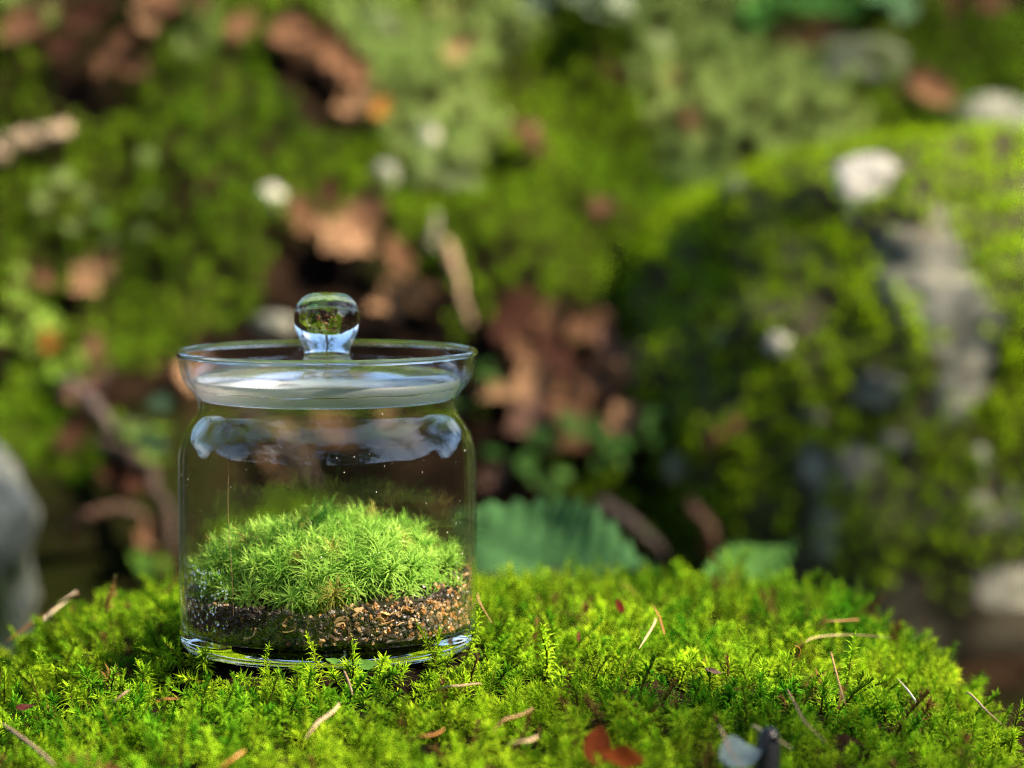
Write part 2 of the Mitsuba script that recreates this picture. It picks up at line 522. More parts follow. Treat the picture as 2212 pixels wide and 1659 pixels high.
PX = 0.905 / 6584
wall = [(0.0497, 0.0058), (0.0502, 0.0085), (0.0503, 0.020), (0.0503, 0.045), (0.0502, zpx(1114)), (361 * PX, zpx(1089)), (354 * PX, zpx(1063)), (343 * PX, zpx(1042)),
        (330 * PX, zpx(1024)), (318 * PX, zpx(1006)), (312.5 * PX, zpx(992)), (315 * PX, zpx(977)), (327 * PX, zpx(955)), (346 * PX, zpx(933)), (356 * PX, zpx(911)), (361 * PX, zpx(885)), (363 * PX, zpx(862))]
prof = spline(wall, 400)
from scipy.ndimage import gaussian_filter1d
prof[:, 0] = gaussian_filter1d(prof[:, 0], 7, mode='nearest')
prof = prof[::3]


def wobble(v):
    a = np.arctan2(v[..., 1], v[..., 0])
    k = 0.00006 * np.sin(7 * a + 1.0) + 0.00005 * np.sin(13 * a + 0.4) + 0.00010 * (meshkit.noise(np.stack([np.cos(a) * 2, np.sin(a) * 2, v[..., 2] * 55], -1), 3) - 0.5) * 2
    rr = np.hypot(v[..., 0], v[..., 1])
    g = np.clip((rr + k) / np.maximum(rr, 1e-6), 0.9, 1.1)
    return np.stack([v[..., 0] * g, v[..., 1] * g, v[..., 2]], -1)


jar = thing('glass_jar', 'clear round glass jar with flared rim holding moss and soil on the mound', 'jar')
tn = np.gradient(prof, axis=0)
inner_face = (prof + 0.0016 * np.stack([-tn[:, 1], tn[:, 0]], 1) / np.linalg.norm(tn, axis=1, keepdims=True))[::-1]
two = [lathe(prof, 240, wobble), lathe(inner_face, 240, wobble)]
part(jar, 'wall', move(trimesh.util.concatenate(two), JAR), 'thin_glass', smooth=True)
top_z = zpx(862)
a = np.linspace(0, 2 * PI, 17)
part(jar, 'rim', move(lathe(np.stack([0.0499 + 0.0009 * np.cos(a), top_z + 0.0003 + 0.0010 * np.sin(a)], 1), 200), JAR), 'solid_glass', smooth=True)
base = spline([(0, 0.0012), (0.036, 0.0010), (0.043, 0.0002), (0.0465, -0.0008), (0.0487, -0.0002), (0.0500, 0.0022), (0.0501, 0.0050)], 50, True).tolist()
base[0][0] = 0.0
base += [(0.0500, 0.0058), (0.0492, 0.0060), (0.030, 0.0056), (0, 0.0054)]
part(jar, 'base', move(lathe(base, 200), JAR), 'solid_glass', smooth=40)

# water beads on the inner wall at lower left, dust specks, and a root thread hanging inside
r = np.random.default_rng(17)


def on_wall(n, a0, a1, z0, z1, s0, s1, rad, flat):
    ico = trimesh.creation.icosphere(subdivisions=1)
    out = []
    for _ in range(n):
        a, z = r.uniform(a0, a1), r.uniform(z0, z1)
        s = r.uniform(s0, s1)
        o = np.array([math.cos(a), math.sin(a), 0.0])
        t = np.array([-o[1], o[0], 0.0])
        v = ico.vertices
        out.append((JAR + o * (rad - s * flat) + np.array([0, 0, z]) + v[:, :1] * o * s * flat + v[:, 1:2] * t * s + v[:, 2:] * np.array([0, 0, s * r.uniform(0.8, 1.8)]), np.array(ico.faces)))
    return join(out)


k = part(jar, 'water_beads', on_wall(150, math.radians(188), math.radians(232), 0.009, 0.030, 0.00025, 0.0008, 0.04862, 0.35), 'solid_glass', smooth=True)
labels[k] = {'label': 'water beads on the inner wall at lower left', 'kind': 'stuff'}
dm = on_wall(70, math.radians(195), math.radians(350), 0.030, 0.085, 0.00010, 0.00022, 0.0, 0.4)
dv_ = dm[0].reshape(70, -1, 3)
dc = dv_.mean(1)
for q_ in range(70):
    rr_ = np.interp(dc[q_][2], prof[:, 1], prof[:, 0]) + 0.0001
    o_ = unit([dc[q_][0] - JX, dc[q_][1] - JY, 0]) if np.hypot(dc[q_][0] - JX, dc[q_][1] - JY) > 1e-9 else np.array([0, -1.0, 0])
    dv_[q_] += np.array([math.cos(math.radians(195 + 155 * r.uniform())), 0, 0]) * 0
    a_ = r.uniform(math.radians(200), math.radians(340))
    dv_[q_] += np.array([math.cos(a_), math.sin(a_), 0]) * rr_
k = part(jar, 'dust_specks', (dv_.reshape(-1, 3), dm[1]), 'grain', color=np.full((len(dm[0]), 3), 0.6))
labels[k] = {'label': 'pale dust specks on the glass', 'kind': 'stuff'}
ta = math.radians(233)
tz = np.linspace(0.014, 0.068, 16)
tp = np.stack([JX + 0.0478 * np.cos(ta + 0.02 * np.sin(tz * 90)), JY + 0.0478 * np.sin(ta + 0.02 * np.sin(tz * 90)), tz], 1)
v, f = tube(tp, 0.00009, 5)
single('root_thread', 'fine tan root thread hanging inside the left front of the jar', 'thread', (v, f), 'needle', smooth=True, color=np.tile([[0.34, 0.22, 0.12]], (len(v), 1)))

# the lid: a domed disc set in the flare, with a solid knob
lid = thing('jar_lid', 'clear domed glass lid with round knob set in the jar rim', 'lid')
e0 = zpx(925)
outer = spline([(8.6e-3, zpx(880)), (11.5e-3, zpx(886)), (17e-3, zpx(890)), (27e-3, zpx(896)), (37e-3, zpx(904)), (42.0e-3, zpx(911)), (43.9e-3, zpx(920)), (44.4e-3, zpx(931)), (44.2e-3, zpx(943)), (43.3e-3, zpx(957)), (42.2e-3, zpx(968)), (41.6e-3, zpx(971))], 90, True)
inner = spline([(41.6e-3, zpx(972)), (40.5e-3, zpx(969)), (34e-3, zpx(960)), (20e-3, zpx(951)), (8e-3, zpx(948)), (0, zpx(947.5))], 40)
ky = np.array([717.5, 720, 724, 730, 738, 750, 765, 783])
kr = 11.05e-3 * (1 - ((783 - ky) / 72) ** 2.6) ** (1 / 2.6)
kp = [(a_, zpx(b_)) for a_, b_ in zip(kr, ky)] + [(10.75e-3, zpx(800)), (10.1e-3, zpx(815)), (9.15e-3, zpx(830)), (8.2e-3, zpx(845)), (7.75e-3, zpx(855)), (7.6e-3, zpx(863)), (7.8e-3, zpx(872)), (8.6e-3, zpx(880))]
knob = np.vstack([spline([(0, zpx(714)), (4.0e-3, zpx(714.4)), kp[0]], 8)[:-1], spline(kp, 90, True)])
whole = np.vstack([knob, outer[1:], inner[1:]])[::-1]
nk = len(knob)
m_whole = lathe(whole, 200)
# one closed glass body, cut into its two parts along the foot of the knob (the same surface, no inner wall)
fz = np.array(m_whole.triangles_center)
is_knob = (fz[:, 2] > zpx(880)) & (np.hypot(fz[:, 0], fz[:, 1]) < 0.0125)
vn = np.array(m_whole.vertex_normals)


def sub(mesh, mask):
    f = np.array(mesh.faces)[mask]
    used, inv = np.unique(f, return_inverse=True)
    return np.array(mesh.vertices)[used] + JAR, inv.reshape(-1, 3), used


is_skirt = ~is_knob & (np.hypot(fz[:, 0], fz[:, 1]) > 0.0405) & (fz[:, 2] < zpx(922))  # skirt of the lid, coloured with the painted sky sheen
for nm, mask, gl in (('knob', is_knob, 'solid_glass'), ('disc', ~is_knob & ~is_skirt, 'thin_glass'), ('tinted_skirt', is_skirt, 'sky_sheen_glass')):
    v, f, used = sub(m_whole, mask)
    path = meshkit.write_ply((v, f), False, normals=vn[used])
    scene[f'{lid}__{nm}'] = {'type': 'ply', 'filename': path, 'face_normals': False, 'bsdf': {'type': 'ref', 'id': gl}}

# soil in the jar
r = np.random.default_rng(23)


def soil_top(x, y):
    a = 0.0172 + 0.11 * np.clip(x, 0, None) - 0.03 * np.clip(-x, 0, None) + 0.004 * (meshkit.fbm(np.stack([x * 90, y * 90, x * 0], -1), 3, 8) - 0.5) * 2
    return a


seg, rows = 160, 26
ang = np.arange(seg) * 2 * PI / seg
R = 0.0478
V = []
for k in range(rows):                              # side
    t = k / (rows - 1)
    rr = R * (1 - 0.02 * (k in (0,)))
    xx, yy = rr * np.cos(ang), rr * np.sin(ang)
    V.append(np.stack([xx, yy, 0.0066 + (soil_top(xx, yy) - 0.0066) * t], 1))
for k in range(1, 16):                             # top
    rr = R * (1 - k / 16)
    xx, yy = rr * np.cos(ang), rr * np.sin(ang)
    V.append(np.stack([xx, yy, soil_top(xx, yy)], 1))
V = np.array(V)
ii, jj = np.meshgrid(np.arange(len(V) - 1), np.arange(seg), indexing='ij')
ii, jj = ii.ravel(), jj.ravel()
j2 = (jj + 1) % seg
F = np.vstack([np.stack([ii * seg + jj, ii * seg + j2, (ii + 1) * seg + j2], 1), np.stack([ii * seg + jj, (ii + 1) * seg + j2, (ii + 1) * seg + jj], 1)])
V = V.reshape(-1, 3)
V = np.vstack([V, [[0, 0, 0.0172]]])
last = (rows + 14) * seg
k = np.arange(seg)
F = np.vstack([F, np.stack([last + k, last + (k + 1) % seg, k * 0 + len(V) - 1], 1)])
nz = (meshkit.fbm(V * 700, 3, 12) - 0.5) * 2
rad = np.maximum(np.hypot(V[:, 0], V[:, 1]), 1e-6)
V[:, :2] *= np.minimum(1 + 0.025 * nz - 0.012, 1.0)[:, None]
SV, SF = V + JAR, F


def crumbs(n, rmin, rmax, colors, weights, seed, spread=0.0007):
    rr = np.random.default_rng(seed)
    ico = trimesh.creation.icosphere(subdivisions=1)
    v0, f0 = np.array(ico.vertices), np.array(ico.faces)
    ps, ms, cs = [], [], []
    a = rr.uniform(0, 2 * PI, n)
    side = rr.uniform(0, 1, n) < 0.8
    rad = np.where(side, 0.0475 - np.abs(rr.normal(0, spread, n)), 0.0475 * np.sqrt(rr.uniform(0.55, 1, n)))
    xx, yy = rad * np.cos(a), rad * np.sin(a)
    tz = soil_top(xx, yy)
    zz = np.where(side, 0.0072 + (tz - 0.0072) * rr.uniform(0, 1, n) , tz + 0.0002)
    s = rr.uniform(rmin, rmax, n)
    rad2 = np.hypot(xx, yy)
    lim = np.minimum(rad2, 0.0487 - s) / rad2
    pos = np.stack([xx * lim, yy * lim, np.maximum(zz, 0.0068 + s)], 1) + JAR
    q = rr.normal(size=(n, 3))
    mats = frames(q, rr.uniform(0, 6.28, n), s)
    v = v0[None] * (1 + 0.45 * (rr.uniform(-1, 1, (n, len(v0), 1)))) * rr.uniform(0.6, 1.0, (n, 1, 3))
    v = np.einsum('nij,nvj->nvi', mats, v) + pos[:, None]
    f = (f0[None] + (np.arange(n) * len(v0))[:, None, None]).reshape(-1, 3)
    ci = rr.choice(len(colors), n, p=weights)
    c = np.asarray(colors)[ci] * rr.uniform(0.7, 1.3, (n, 1))
    return (v.reshape(-1, 3), f), np.repeat(c, len(v0), 0)


cm, cc = crumbs(2600, 0.0005, 0.0013, [(0.030, 0.024, 0.020), (0.06, 0.045, 0.03), (0.10, 0.085, 0.06), (0.02, 0.025, 0.02)], [0.45, 0.3, 0.1, 0.15], 3)
cb, ccb = crumbs(110, 0.0013, 0.0023, [(0.035, 0.026, 0.02), (0.14, 0.085, 0.045), (0.07, 0.05, 0.035)], [0.5, 0.2, 0.3], 9)
sm = join([(SV, SF), cm, cb])
sc_ = np.vstack([np.tile([[0.030, 0.024, 0.018]], (len(SV), 1)), cc, ccb])
single('soil', 'dark crumbly soil layer in the bottom of the jar', 'soil', sm, 'grain', kind='stuff', color=sc_)
cm, cc = crumbs(2300, 0.00055, 0.00125, [(0.34, 0.17, 0.060), (0.42, 0.28, 0.14), (0.25, 0.11, 0.04)], [0.4, 0.38, 0.22], 4)
cz = cm[0].reshape(2300, -1, 3).mean(1) - JAR
keepg = np.random.default_rng(5).uniform(0, 1, 2300) < np.clip(0.20 + 15 * cz[:, 0], 0.10, 1)  # orange grains thinned to the left, imitating the shaded side of the soil
nv = len(cm[0]) // 2300
nf = len(cm[1]) // 2300
vsel = np.repeat(keepg, nv)
remap = np.cumsum(vsel) - 1
single('orange_grit', 'rusty orange grit grains in the jar soil, thinned leftward to imitate shade', 'grit', (cm[0][vsel], remap[cm[1][np.repeat(keepg, nf)]]), 'grain', kind='stuff', color=cc[vsel])


def ribbon(pts, width, normals=None, wv=None):
    p = np.asarray(pts, float)
    t = unit(np.gradient(p, axis=0))
    if wv is None:
        wv = np.array([0.2, 0.1, 1.0])
    s = unit(np.cross(t, np.broadcast_to(wv, t.shape)))
    up = unit(np.cross(s, t))
    n = len(p)
    w = np.broadcast_to(width, (n,))[:, None]
    th = 0.00012
    v = np.stack([p - up * w / 2 - s * th, p + up * w / 2 - s * th, p + up * w / 2 + s * th, p - up * w / 2 + s * th], 1).reshape(-1, 3)
    f = []
    for i in range(n - 1):
        for k in range(4):
            a, b = 4 * i + k, 4 * i + (k + 1) % 4
            f += [[a, b, b + 4], [a, b + 4, a + 4]]
    f += [[0, 2, 1], [0, 3, 2], [4 * n - 4, 4 * n - 3, 4 * n - 2], [4 * n - 4, 4 * n - 2, 4 * n - 1]]
    return v, np.array(f)


thin('flake', VC, 0.3, 0.6)
r = np.random.default_rng(31)
for px, py in [(1255, 985), (1290, 960), (1430, 1020), (1470, 970), (1500, 930), (1560, 950), (1590, 1000), (1640, 900), (1690, 890), (1760, 880), (1240, 1060), (1180, 1060), (850, 1010), (520, 1050), (1620, 975), (1520, 990), (1330, 1010), (840, 1060)]:
    sx, sy = 400 + px * 0.3617, 1150 + py * 0.3617
    d = ray_dir(sx / 1.1302, sy / 1.1302)
    # where this ray meets the soil's side
    o = CAM - JAR
    A, B, C = d[0] ** 2 + d[1] ** 2, 2 * (o[0] * d[0] + o[1] * d[1]), o[0] ** 2 + o[1] ** 2 - 0.0483 ** 2
    p = CAM + d * ((-B - math.sqrt(max(B * B - 4 * A * C, 0))) / (2 * A))
    out = unit([p[0] - JX, p[1] - JY, 0])
    side = np.array([-out[1], out[0], 0])
    L = r.uniform(0.0035, 0.0060)
    cr = np.array([0, 0, 1.0])
    sweep = r.uniform(1.1, 2.4)
    th = r.uniform(0, 6.28) + np.linspace(0, sweep, 16)
    rad_ = L / sweep * (1 + 0.35 * np.sin(th * 1.7 + r.uniform(0, 6)))
    pts = p + (rad_ * np.cos(th))[:, None] * side + (0.75 * rad_ * np.sin(th))[:, None] * cr - (0.0006 * (1 + np.sin(th * 2 + r.uniform(0, 6))))[:, None] * out
    v, f = ribbon(pts, 0.00125 * np.sin(np.linspace(0.6, PI - 0.6, 16)) + 0.0002, wv=out * r.uniform(0.2, 1.0) + cr * r.uniform(-0.8, 0.8) + side * r.uniform(-0.8, 0.8))
    c = np.array([0.80, 0.56, 0.29]) * r.uniform(0.6, 1.15)
    single('soil_flake', 'pale curled amber flake pressed between soil and glass', 'flake', (v, f), 'flake', group='curled flakes in the jar soil', color=np.tile(c, (len(v), 1)))

# moss cushion in the jar
r = np.random.default_rng(41)
protos = [make_shoot(r, r.uniform(0.008, 0.011), 50, 0.0088, 0.00050, s0=0.25, open_low=82, open_top=10, droop=0.85, segs=3, bend=0.3, rise=0.8) for _ in range(8)]
P, Nn = [], []
tries = 0
pts = []
while len(pts) < 360 and tries < 60000:
    tries += 1
    a, rr = r.uniform(0, 2 * PI), math.sqrt(r.uniform(0, 1)) * 0.0425
    xx, yy = rr * math.cos(a), rr * math.sin(a)
    if all((xx - qx) ** 2 + (yy - qy) ** 2 > 0.0035 ** 2 for qx, qy in pts):
        pts.append((xx, yy))
pts = np.array(pts)
rr = np.hypot(pts[:, 0], pts[:, 1]) / 0.0425
lump = 0.0055 * (meshkit.fbm(np.stack([pts[:, 0] * 55, pts[:, 1] * 55, pts[:, 0] * 0], -1), 3, 77) - 0.5) * 2
zt = 0.0326 - 0.0125 * rr ** 7 + lump + r.normal(0, 0.0012, len(pts)) + 0.0015
out = np.stack([pts[:, 0], pts[:, 1], 0 * rr], 1) / 0.0425
ax = unit(out * (0.15 + 0.9 * rr[:, None] ** 2.5) + np.array([0, 0, 1.0]) * (1 - 0.35 * rr[:, None] ** 4) + r.normal(0, 0.16, (len(pts), 3)))
Lz = np.array([0.0095])
pos = np.stack([pts[:, 0], pts[:, 1], zt], 1) - ax * 0.007 + JAR
sz = r.uniform(0.8, 1.15, len(pts))
hue = np.clip(0.5 + r.normal(0, 0.33, (len(pts), 1)), 0, 1)
cols = np.array([0.19, 0.42, 0.055]) * (1 - hue) + np.array([0.40, 0.63, 0.12]) * hue
old = r.uniform(0, 1, len(pts)) < 0.06
cols[old] = np.array([0.34, 0.34, 0.08])
mesh, col = scatter(protos, r.integers(0, 8, len(pts)), pos, frames(ax, r.uniform(0, 6.28, len(pts)), sz), cols, np.array([0.09, 0.07, 0.02]), 1.15)
dv = mesh[0] - JAR                                   # leaves that would cross the wall bend along it
rd = np.hypot(dv[:, 0], dv[:, 1])
g = np.where(rd > 0.044, (0.044 + (0.0485 - 0.044) * np.tanh((rd - 0.044) / 0.0045)) / np.maximum(rd, 1e-6), 1)
mesh = (np.stack([dv[:, 0] * g, dv[:, 1] * g, dv[:, 2]], 1) + JAR, mesh[1])
cushion = thing('moss_cushion', 'fresh green long leaved moss cushion growing on soil inside the jar', 'moss', kind='stuff')
part(cushion, 'shoots', mesh, 'jar_moss_leaf', color=col)
# the brown peaty core the shoots grow from
core = spline([(0, 0.030), (0.020, 0.029), (0.034, 0.022), (0.040, 0.0175), (0.039, 0.0150), (0.02, 0.0148), (0, 0.0148)], 30)
cm_ = lathe(core, 80)
cv = np.array(cm_.vertices)
cv = cv * (1 + 0.06 * (meshkit.fbm(cv * 300, 3, 5)[:, None] - 0.5) * 2)
part(cushion, 'peat', (cv + JAR, np.array(cm_.faces)), 'humus', smooth=True)

# ------------------------------------------------------------------ moss on the bank and the boulder
r = np.random.default_rng(51)
coarse = [make_shoot(r, r.uniform(0.009, 0.015), 12, 0.0056, 0.0020, s0=0.2, open_low=75, open_top=25, droop=0.6, segs=2, stem_r=0.0006) for _ in range(6)]
feather = [make_shoot(r, r.uniform(0.020, 0.030), 16, 0.0090, 0.0030, s0=0.15, open_low=70, open_top=35, droop=0.8, segs=2, stem_r=0.0006, bend=0.4) for _ in range(6)]
sp = 0.0078
X, Y = np.meshgrid(np.arange(-0.66, 0.62, sp), np.arange(1.36, 2.86, sp), indexing='ij')
x = (X + r.uniform(-0.6, 0.6, X.shape) * sp).ravel()
y = (Y + r.uniform(-0.6, 0.6, X.shape) * sp).ravel()
keep = np.abs(x) < 0.10 + 0.20 * y
x, y = x[keep], y[keep]
z, n = G(x, y), grad_normal(G, x, y, 0.01)
inb = np.abs((x - 0.41) / 0.34) ** 3.6 + np.abs((y - 2.10) / 0.32) ** 3.6 + np.abs((z + 0.12) / 0.30) ** 3.6 < 0.75
cover = n2(x, y, 5.5, 61, 3) + 0.22 * ss(1.55, 1.85, y) - 0.02
pale = n2(x, y, 6.5, 62, 3) + 0.10 * ss(2.1, 2.5, y) - 0.07
for px, py, rp, dv in [(1000, 310, 130, .3), (850, 120, 110, .3), (1500, 150, 200, .3), (1720, 215, 150, .3), (1080, 90, 150, .3), (420, 120, 90, .25), (450, 280, 170, -.3), (1250, 450, 200, -.3), (1230, 215, 110, -.4)]:
    p, nn, t = hit(px, py)
    pale = pale + dv * np.exp(-((x - p[0]) ** 2 + (y - p[1]) ** 2) / (2 * (rp * 0.62 * t / FPX) ** 2))
for px, py, rp, dv in [(300, 1150, 190, .5), (230, 870, 110, .35), (640, 560, 60, .3), (780, 540, 120, .4), (905, 670, 100, .3), (1220, 870, 190, .5), (220, 80, 230, .45), (680, 160, 150, .4), (40, 430, 90, .35), (620, 1000, 190, .9), (820, 960, 190, .9), (960, 1040, 120, .8), (450, 930, 130, .7),
                       (1120, 350, 80, .3), (1100, 740, 90, .3), (1400, 1100, 120, .3), (450, 280, 200, -.3), (1250, 450, 170, -.3), (1250, 220, 110, -.25), (640, 380, 120, -.2), (1720, 215, 190, -.5), (2000, 120, 200, -.4), (1480, 420, 120, -.3), (2180, 1550, 220, .6), (2130, 1430, 170, .25)]:
    p, nn, t = hit(px, py)
    cover = cover - dv * np.exp(-((x - p[0]) ** 2 + (y - p[1]) ** 2) / (2 * (rp * 0.62 * t / FPX) ** 2))
green = (cover > 0.0) & ~inb
isp = green & (pale > 0.06) & (y > 2.0) & (r.uniform(0, 1, len(x)) < 0.6)
isg = green & ~isp & (pale < 0.10)
for sel, prot, nm, lab, c0, c1, tg in ((isg, coarse, 'bank_moss', 'saturated green moss carpet on the sunlit bank behind the jar', (0.075, 0.20, 0.010), (0.27, 0.46, 0.018), 1.1),
                                       (isp, feather, 'feather_moss', 'pale grey green feathery moss among brown leaves on the upper bank', (0.21, 0.34, 0.09), (0.39, 0.52, 0.17), 1.2)):
    N = int(sel.sum())
    xs, ys = x[sel], y[sel]
    hue = np.clip(0.5 + 1.8 * n2(xs, ys, 9, 63, 3) + r.normal(0, 0.15, N), 0, 1)[:, None]
    cols = np.array(c0) * (1 - hue) + np.array(c1) * hue
    ax = unit(n[sel] * 0.7 + np.array([0, 0, 0.4]) + r.normal(0, 0.35, (N, 3)))
    mesh, col = scatter(prot, r.integers(0, 6, N), np.stack([xs, ys, z[sel] - 0.003], 1), frames(ax, r.uniform(0, 6.28, N), r.uniform(0.7, 1.3, N)), cols, np.array([0.06, 0.045, 0.02]), tg)
    single(nm, lab, 'moss', mesh, 'bank_moss_leaf', kind='stuff', color=col)
    print(nm, N, len(mesh[1]))

bm = trimesh.Trimesh(BV, BF, process=False)
np.random.seed(5)
samp, fid = trimesh.sample.sample_surface(bm, 34000, seed=5)
fn = np.array(bm.face_normals)[fid]
ns = meshkit.fbm(samp * 6, 3, 71) - 0.5
lit = fn[:, 2] * 0.6 + 1.5 * ns - 0.15 * np.clip(-fn[:, 1], 0, 1) + 0.14 - 0.10 * (1 - ss(-0.20, -0.06, samp[:, 2])) + np.random.normal(0, 0.05, len(samp))
for px, py, sg in [(1450, 500, .05), (1480, 640, .045), (1420, 420, .05), (1560, 400, .05), (1700, 300, .05)]:
    lit = lit + 0.6 * np.exp(-np.sum((samp - hit(px, py)[0]) ** 2, 1) / (2 * sg ** 2))
keep = (lit > 0.05) & (samp[:, 2] > -0.26) & (samp[:, 1] < 2.35) & (fn[:, 2] > -0.3)
samp, fn = samp[keep], fn[keep]
BOULDER_MOSS = (samp, fn)

# lichen crusts
for px, py, rx, ry, rot in [(1985, 560, 125, 88, 0.5), (2065, 690, 100, 95, 0.9), (2085, 800, 62, 100, -0.2), (1900, 850, 60, 45, 0.2), (1760, 1010, 40, 60, 0.3), (1850, 1010, 50, 45, 0.0),
                            (2180, 1265, 60, 45, 0.1), (2120, 1100, 30, 36, 0.0), (2120, 1000, 24, 40, 0.3), (1750, 900, 30, 22, 0.2), (1930, 960, 34, 26, 0.0), (1780, 1130, 45, 40, 0.4), (2195, 1090, 30, 60, 0.0)]:
    crust(px, py, rx, ry, rot, 0.0015, int(px + py))
crust(1868, 365, 72, 58, 0.9, 0.004, 77, 'bright white crusted patch on the boulder ridge', 'white_stone')
CRUSTS = [(hit(1868, 365)[0], 0.024)] + [(hit(px, py)[0], max(rx, ry) * 0.8 * 2.0 / FPX) for px, py, rx, ry, rot in [(1990, 560, 95, 60, 0), (2070, 680, 75, 70, 0), (2085, 800, 45, 80, 0), (1900, 850, 60, 45, 0), (1760, 1010, 40, 60, 0), (1850, 1010, 50, 45, 0), (2180, 1265, 60, 45, 0)]]
keep = np.ones(len(samp), bool)
for p, rad in CRUSTS:
    keep &= np.linalg.norm(samp - p, axis=1) > rad
samp, fn = samp[keep], fn[keep]
N = len(samp)
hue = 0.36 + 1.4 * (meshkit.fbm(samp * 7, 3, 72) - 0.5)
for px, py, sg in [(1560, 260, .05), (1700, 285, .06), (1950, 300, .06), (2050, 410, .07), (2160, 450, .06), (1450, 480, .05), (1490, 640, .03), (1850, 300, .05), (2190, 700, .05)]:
    hue = hue + 0.9 * np.exp(-np.sum((samp - hit(px, py)[0]) ** 2, 1) / (2 * sg ** 2))  # sunlight along the ridge painted in as brighter, yellower moss
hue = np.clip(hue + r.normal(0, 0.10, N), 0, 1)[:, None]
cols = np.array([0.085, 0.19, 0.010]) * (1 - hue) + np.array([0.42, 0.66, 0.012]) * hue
ax = unit(fn * 0.8 + np.array([0, 0, 0.20]) + r.normal(0, 0.3, (N, 3)))
mini = [make_shoot(r, 0.009, 9, 0.0052, 0.0020, s0=0.2, open_low=75, open_top=25, droop=0.6, segs=2, stem_r=0.0005) for _ in range(6)]
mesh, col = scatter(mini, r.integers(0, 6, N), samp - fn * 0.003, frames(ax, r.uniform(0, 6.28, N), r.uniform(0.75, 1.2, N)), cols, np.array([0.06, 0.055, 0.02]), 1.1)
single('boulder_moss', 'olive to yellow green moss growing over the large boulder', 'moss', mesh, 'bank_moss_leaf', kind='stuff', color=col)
print('boulder moss', N, len(mesh[1]))


# ------------------------------------------------------------------ fallen leaves, stones, twigs, plants on the bank
def leaf_mesh(r, L, W, lobes=0, curl=0.5, cup=0.3, serr=0.0, nu=16, nv=8, twist=0.2):
    """a leaf blade along +x from the origin, upper side +z, slightly folded, curled and waved"""
    u = np.linspace(0, 1, nu)
    w = np.sin(PI * np.clip(u, 0, 1) ** 0.85) ** 0.75
    if lobes:
        w = w * (0.72 + 0.28 * np.cos(u * lobes * 2 * PI + 0.5))
    if serr:
        w = w * (1 - serr * ((u * 11) % 1.0))
    w = np.maximum(w, 0.03) * W / 2
    v = np.linspace(-1, 1, nv)
    U, Vv = np.meshgrid(u, v, indexing='ij')
    ph, ph2 = r.uniform(0, 6.28), r.uniform(0, 6.28)
    yy = Vv * w[:, None]
    a = curl * (U - 0.35)
    xx = L * U
    zz = cup * np.abs(yy) * np.abs(Vv) ** 0.5 + L * 0.5 * curl * (U - 0.4) ** 2 * 1.6 + 0.045 * L * np.sin(U * 9 + Vv * 2.5 + ph) * np.abs(Vv) + 0.05 * L * np.sin(U * 4 + ph2) * Vv
    zz = zz + twist * yy * np.sin(U * 3 + ph)
    vts = np.stack([xx, yy, zz], -1).reshape(-1, 3)
    i, j = np.meshgrid(np.arange(nu - 1), np.arange(nv - 1), indexing='ij')
    q = (i * nv + j).ravel()
    f = np.vstack([np.stack([q, q + nv, q + nv + 1], 1), np.stack([q, q + nv + 1, q + 1], 1)])
    return vts, f, U.ravel(), Vv.ravel()


def leaf_colors(r, c, U, V, p):
    n = meshkit.fbm(p * 120 + r.uniform(0, 50), 3, 3)
    k = 0.75 + 0.6 * (n - 0.25)
    vein = 1 - 0.2 * (np.abs(V) < 0.2)
    return np.clip(np.asarray(c)[None] * (k * vein)[:, None], 0, 0.9)


TAN, BROWN, DARK, ORANGE, PINK = (0.41, 0.25, 0.145), (0.19, 0.105, 0.062), (0.085, 0.040, 0.028), (0.46, 0.22, 0.05), (0.21, 0.125, 0.095)
r = np.random.default_rng(61)


def fallen(px, py, wpx, color, label, spin=None, tilt=0.35, lobes=None, face=0.7, lift=0.020):
    p, n, t = hit(px, py)
    L = wpx * t / FPX
    v, f, U, V = leaf_mesh(r, L, L * r.uniform(0.55, 0.75), lobes if lobes is not None else int(r.choice([0, 3, 4])), r.uniform(0.2, 0.9), r.uniform(0.05, 0.5))
    up = unit(n + unit(CAM - p) * face + r.normal(0, tilt, 3))
    Rm = frame(up, r.uniform(0, 6.28) if spin is None else spin)
    v = v - np.array([L / 2, 0, 0])
    w = v @ Rm.T + p + n * lift
    single('fallen_leaf', label, 'leaf', (w, f), 'dry_leaf', smooth=True, color=leaf_colors(r, color, U, V, v))


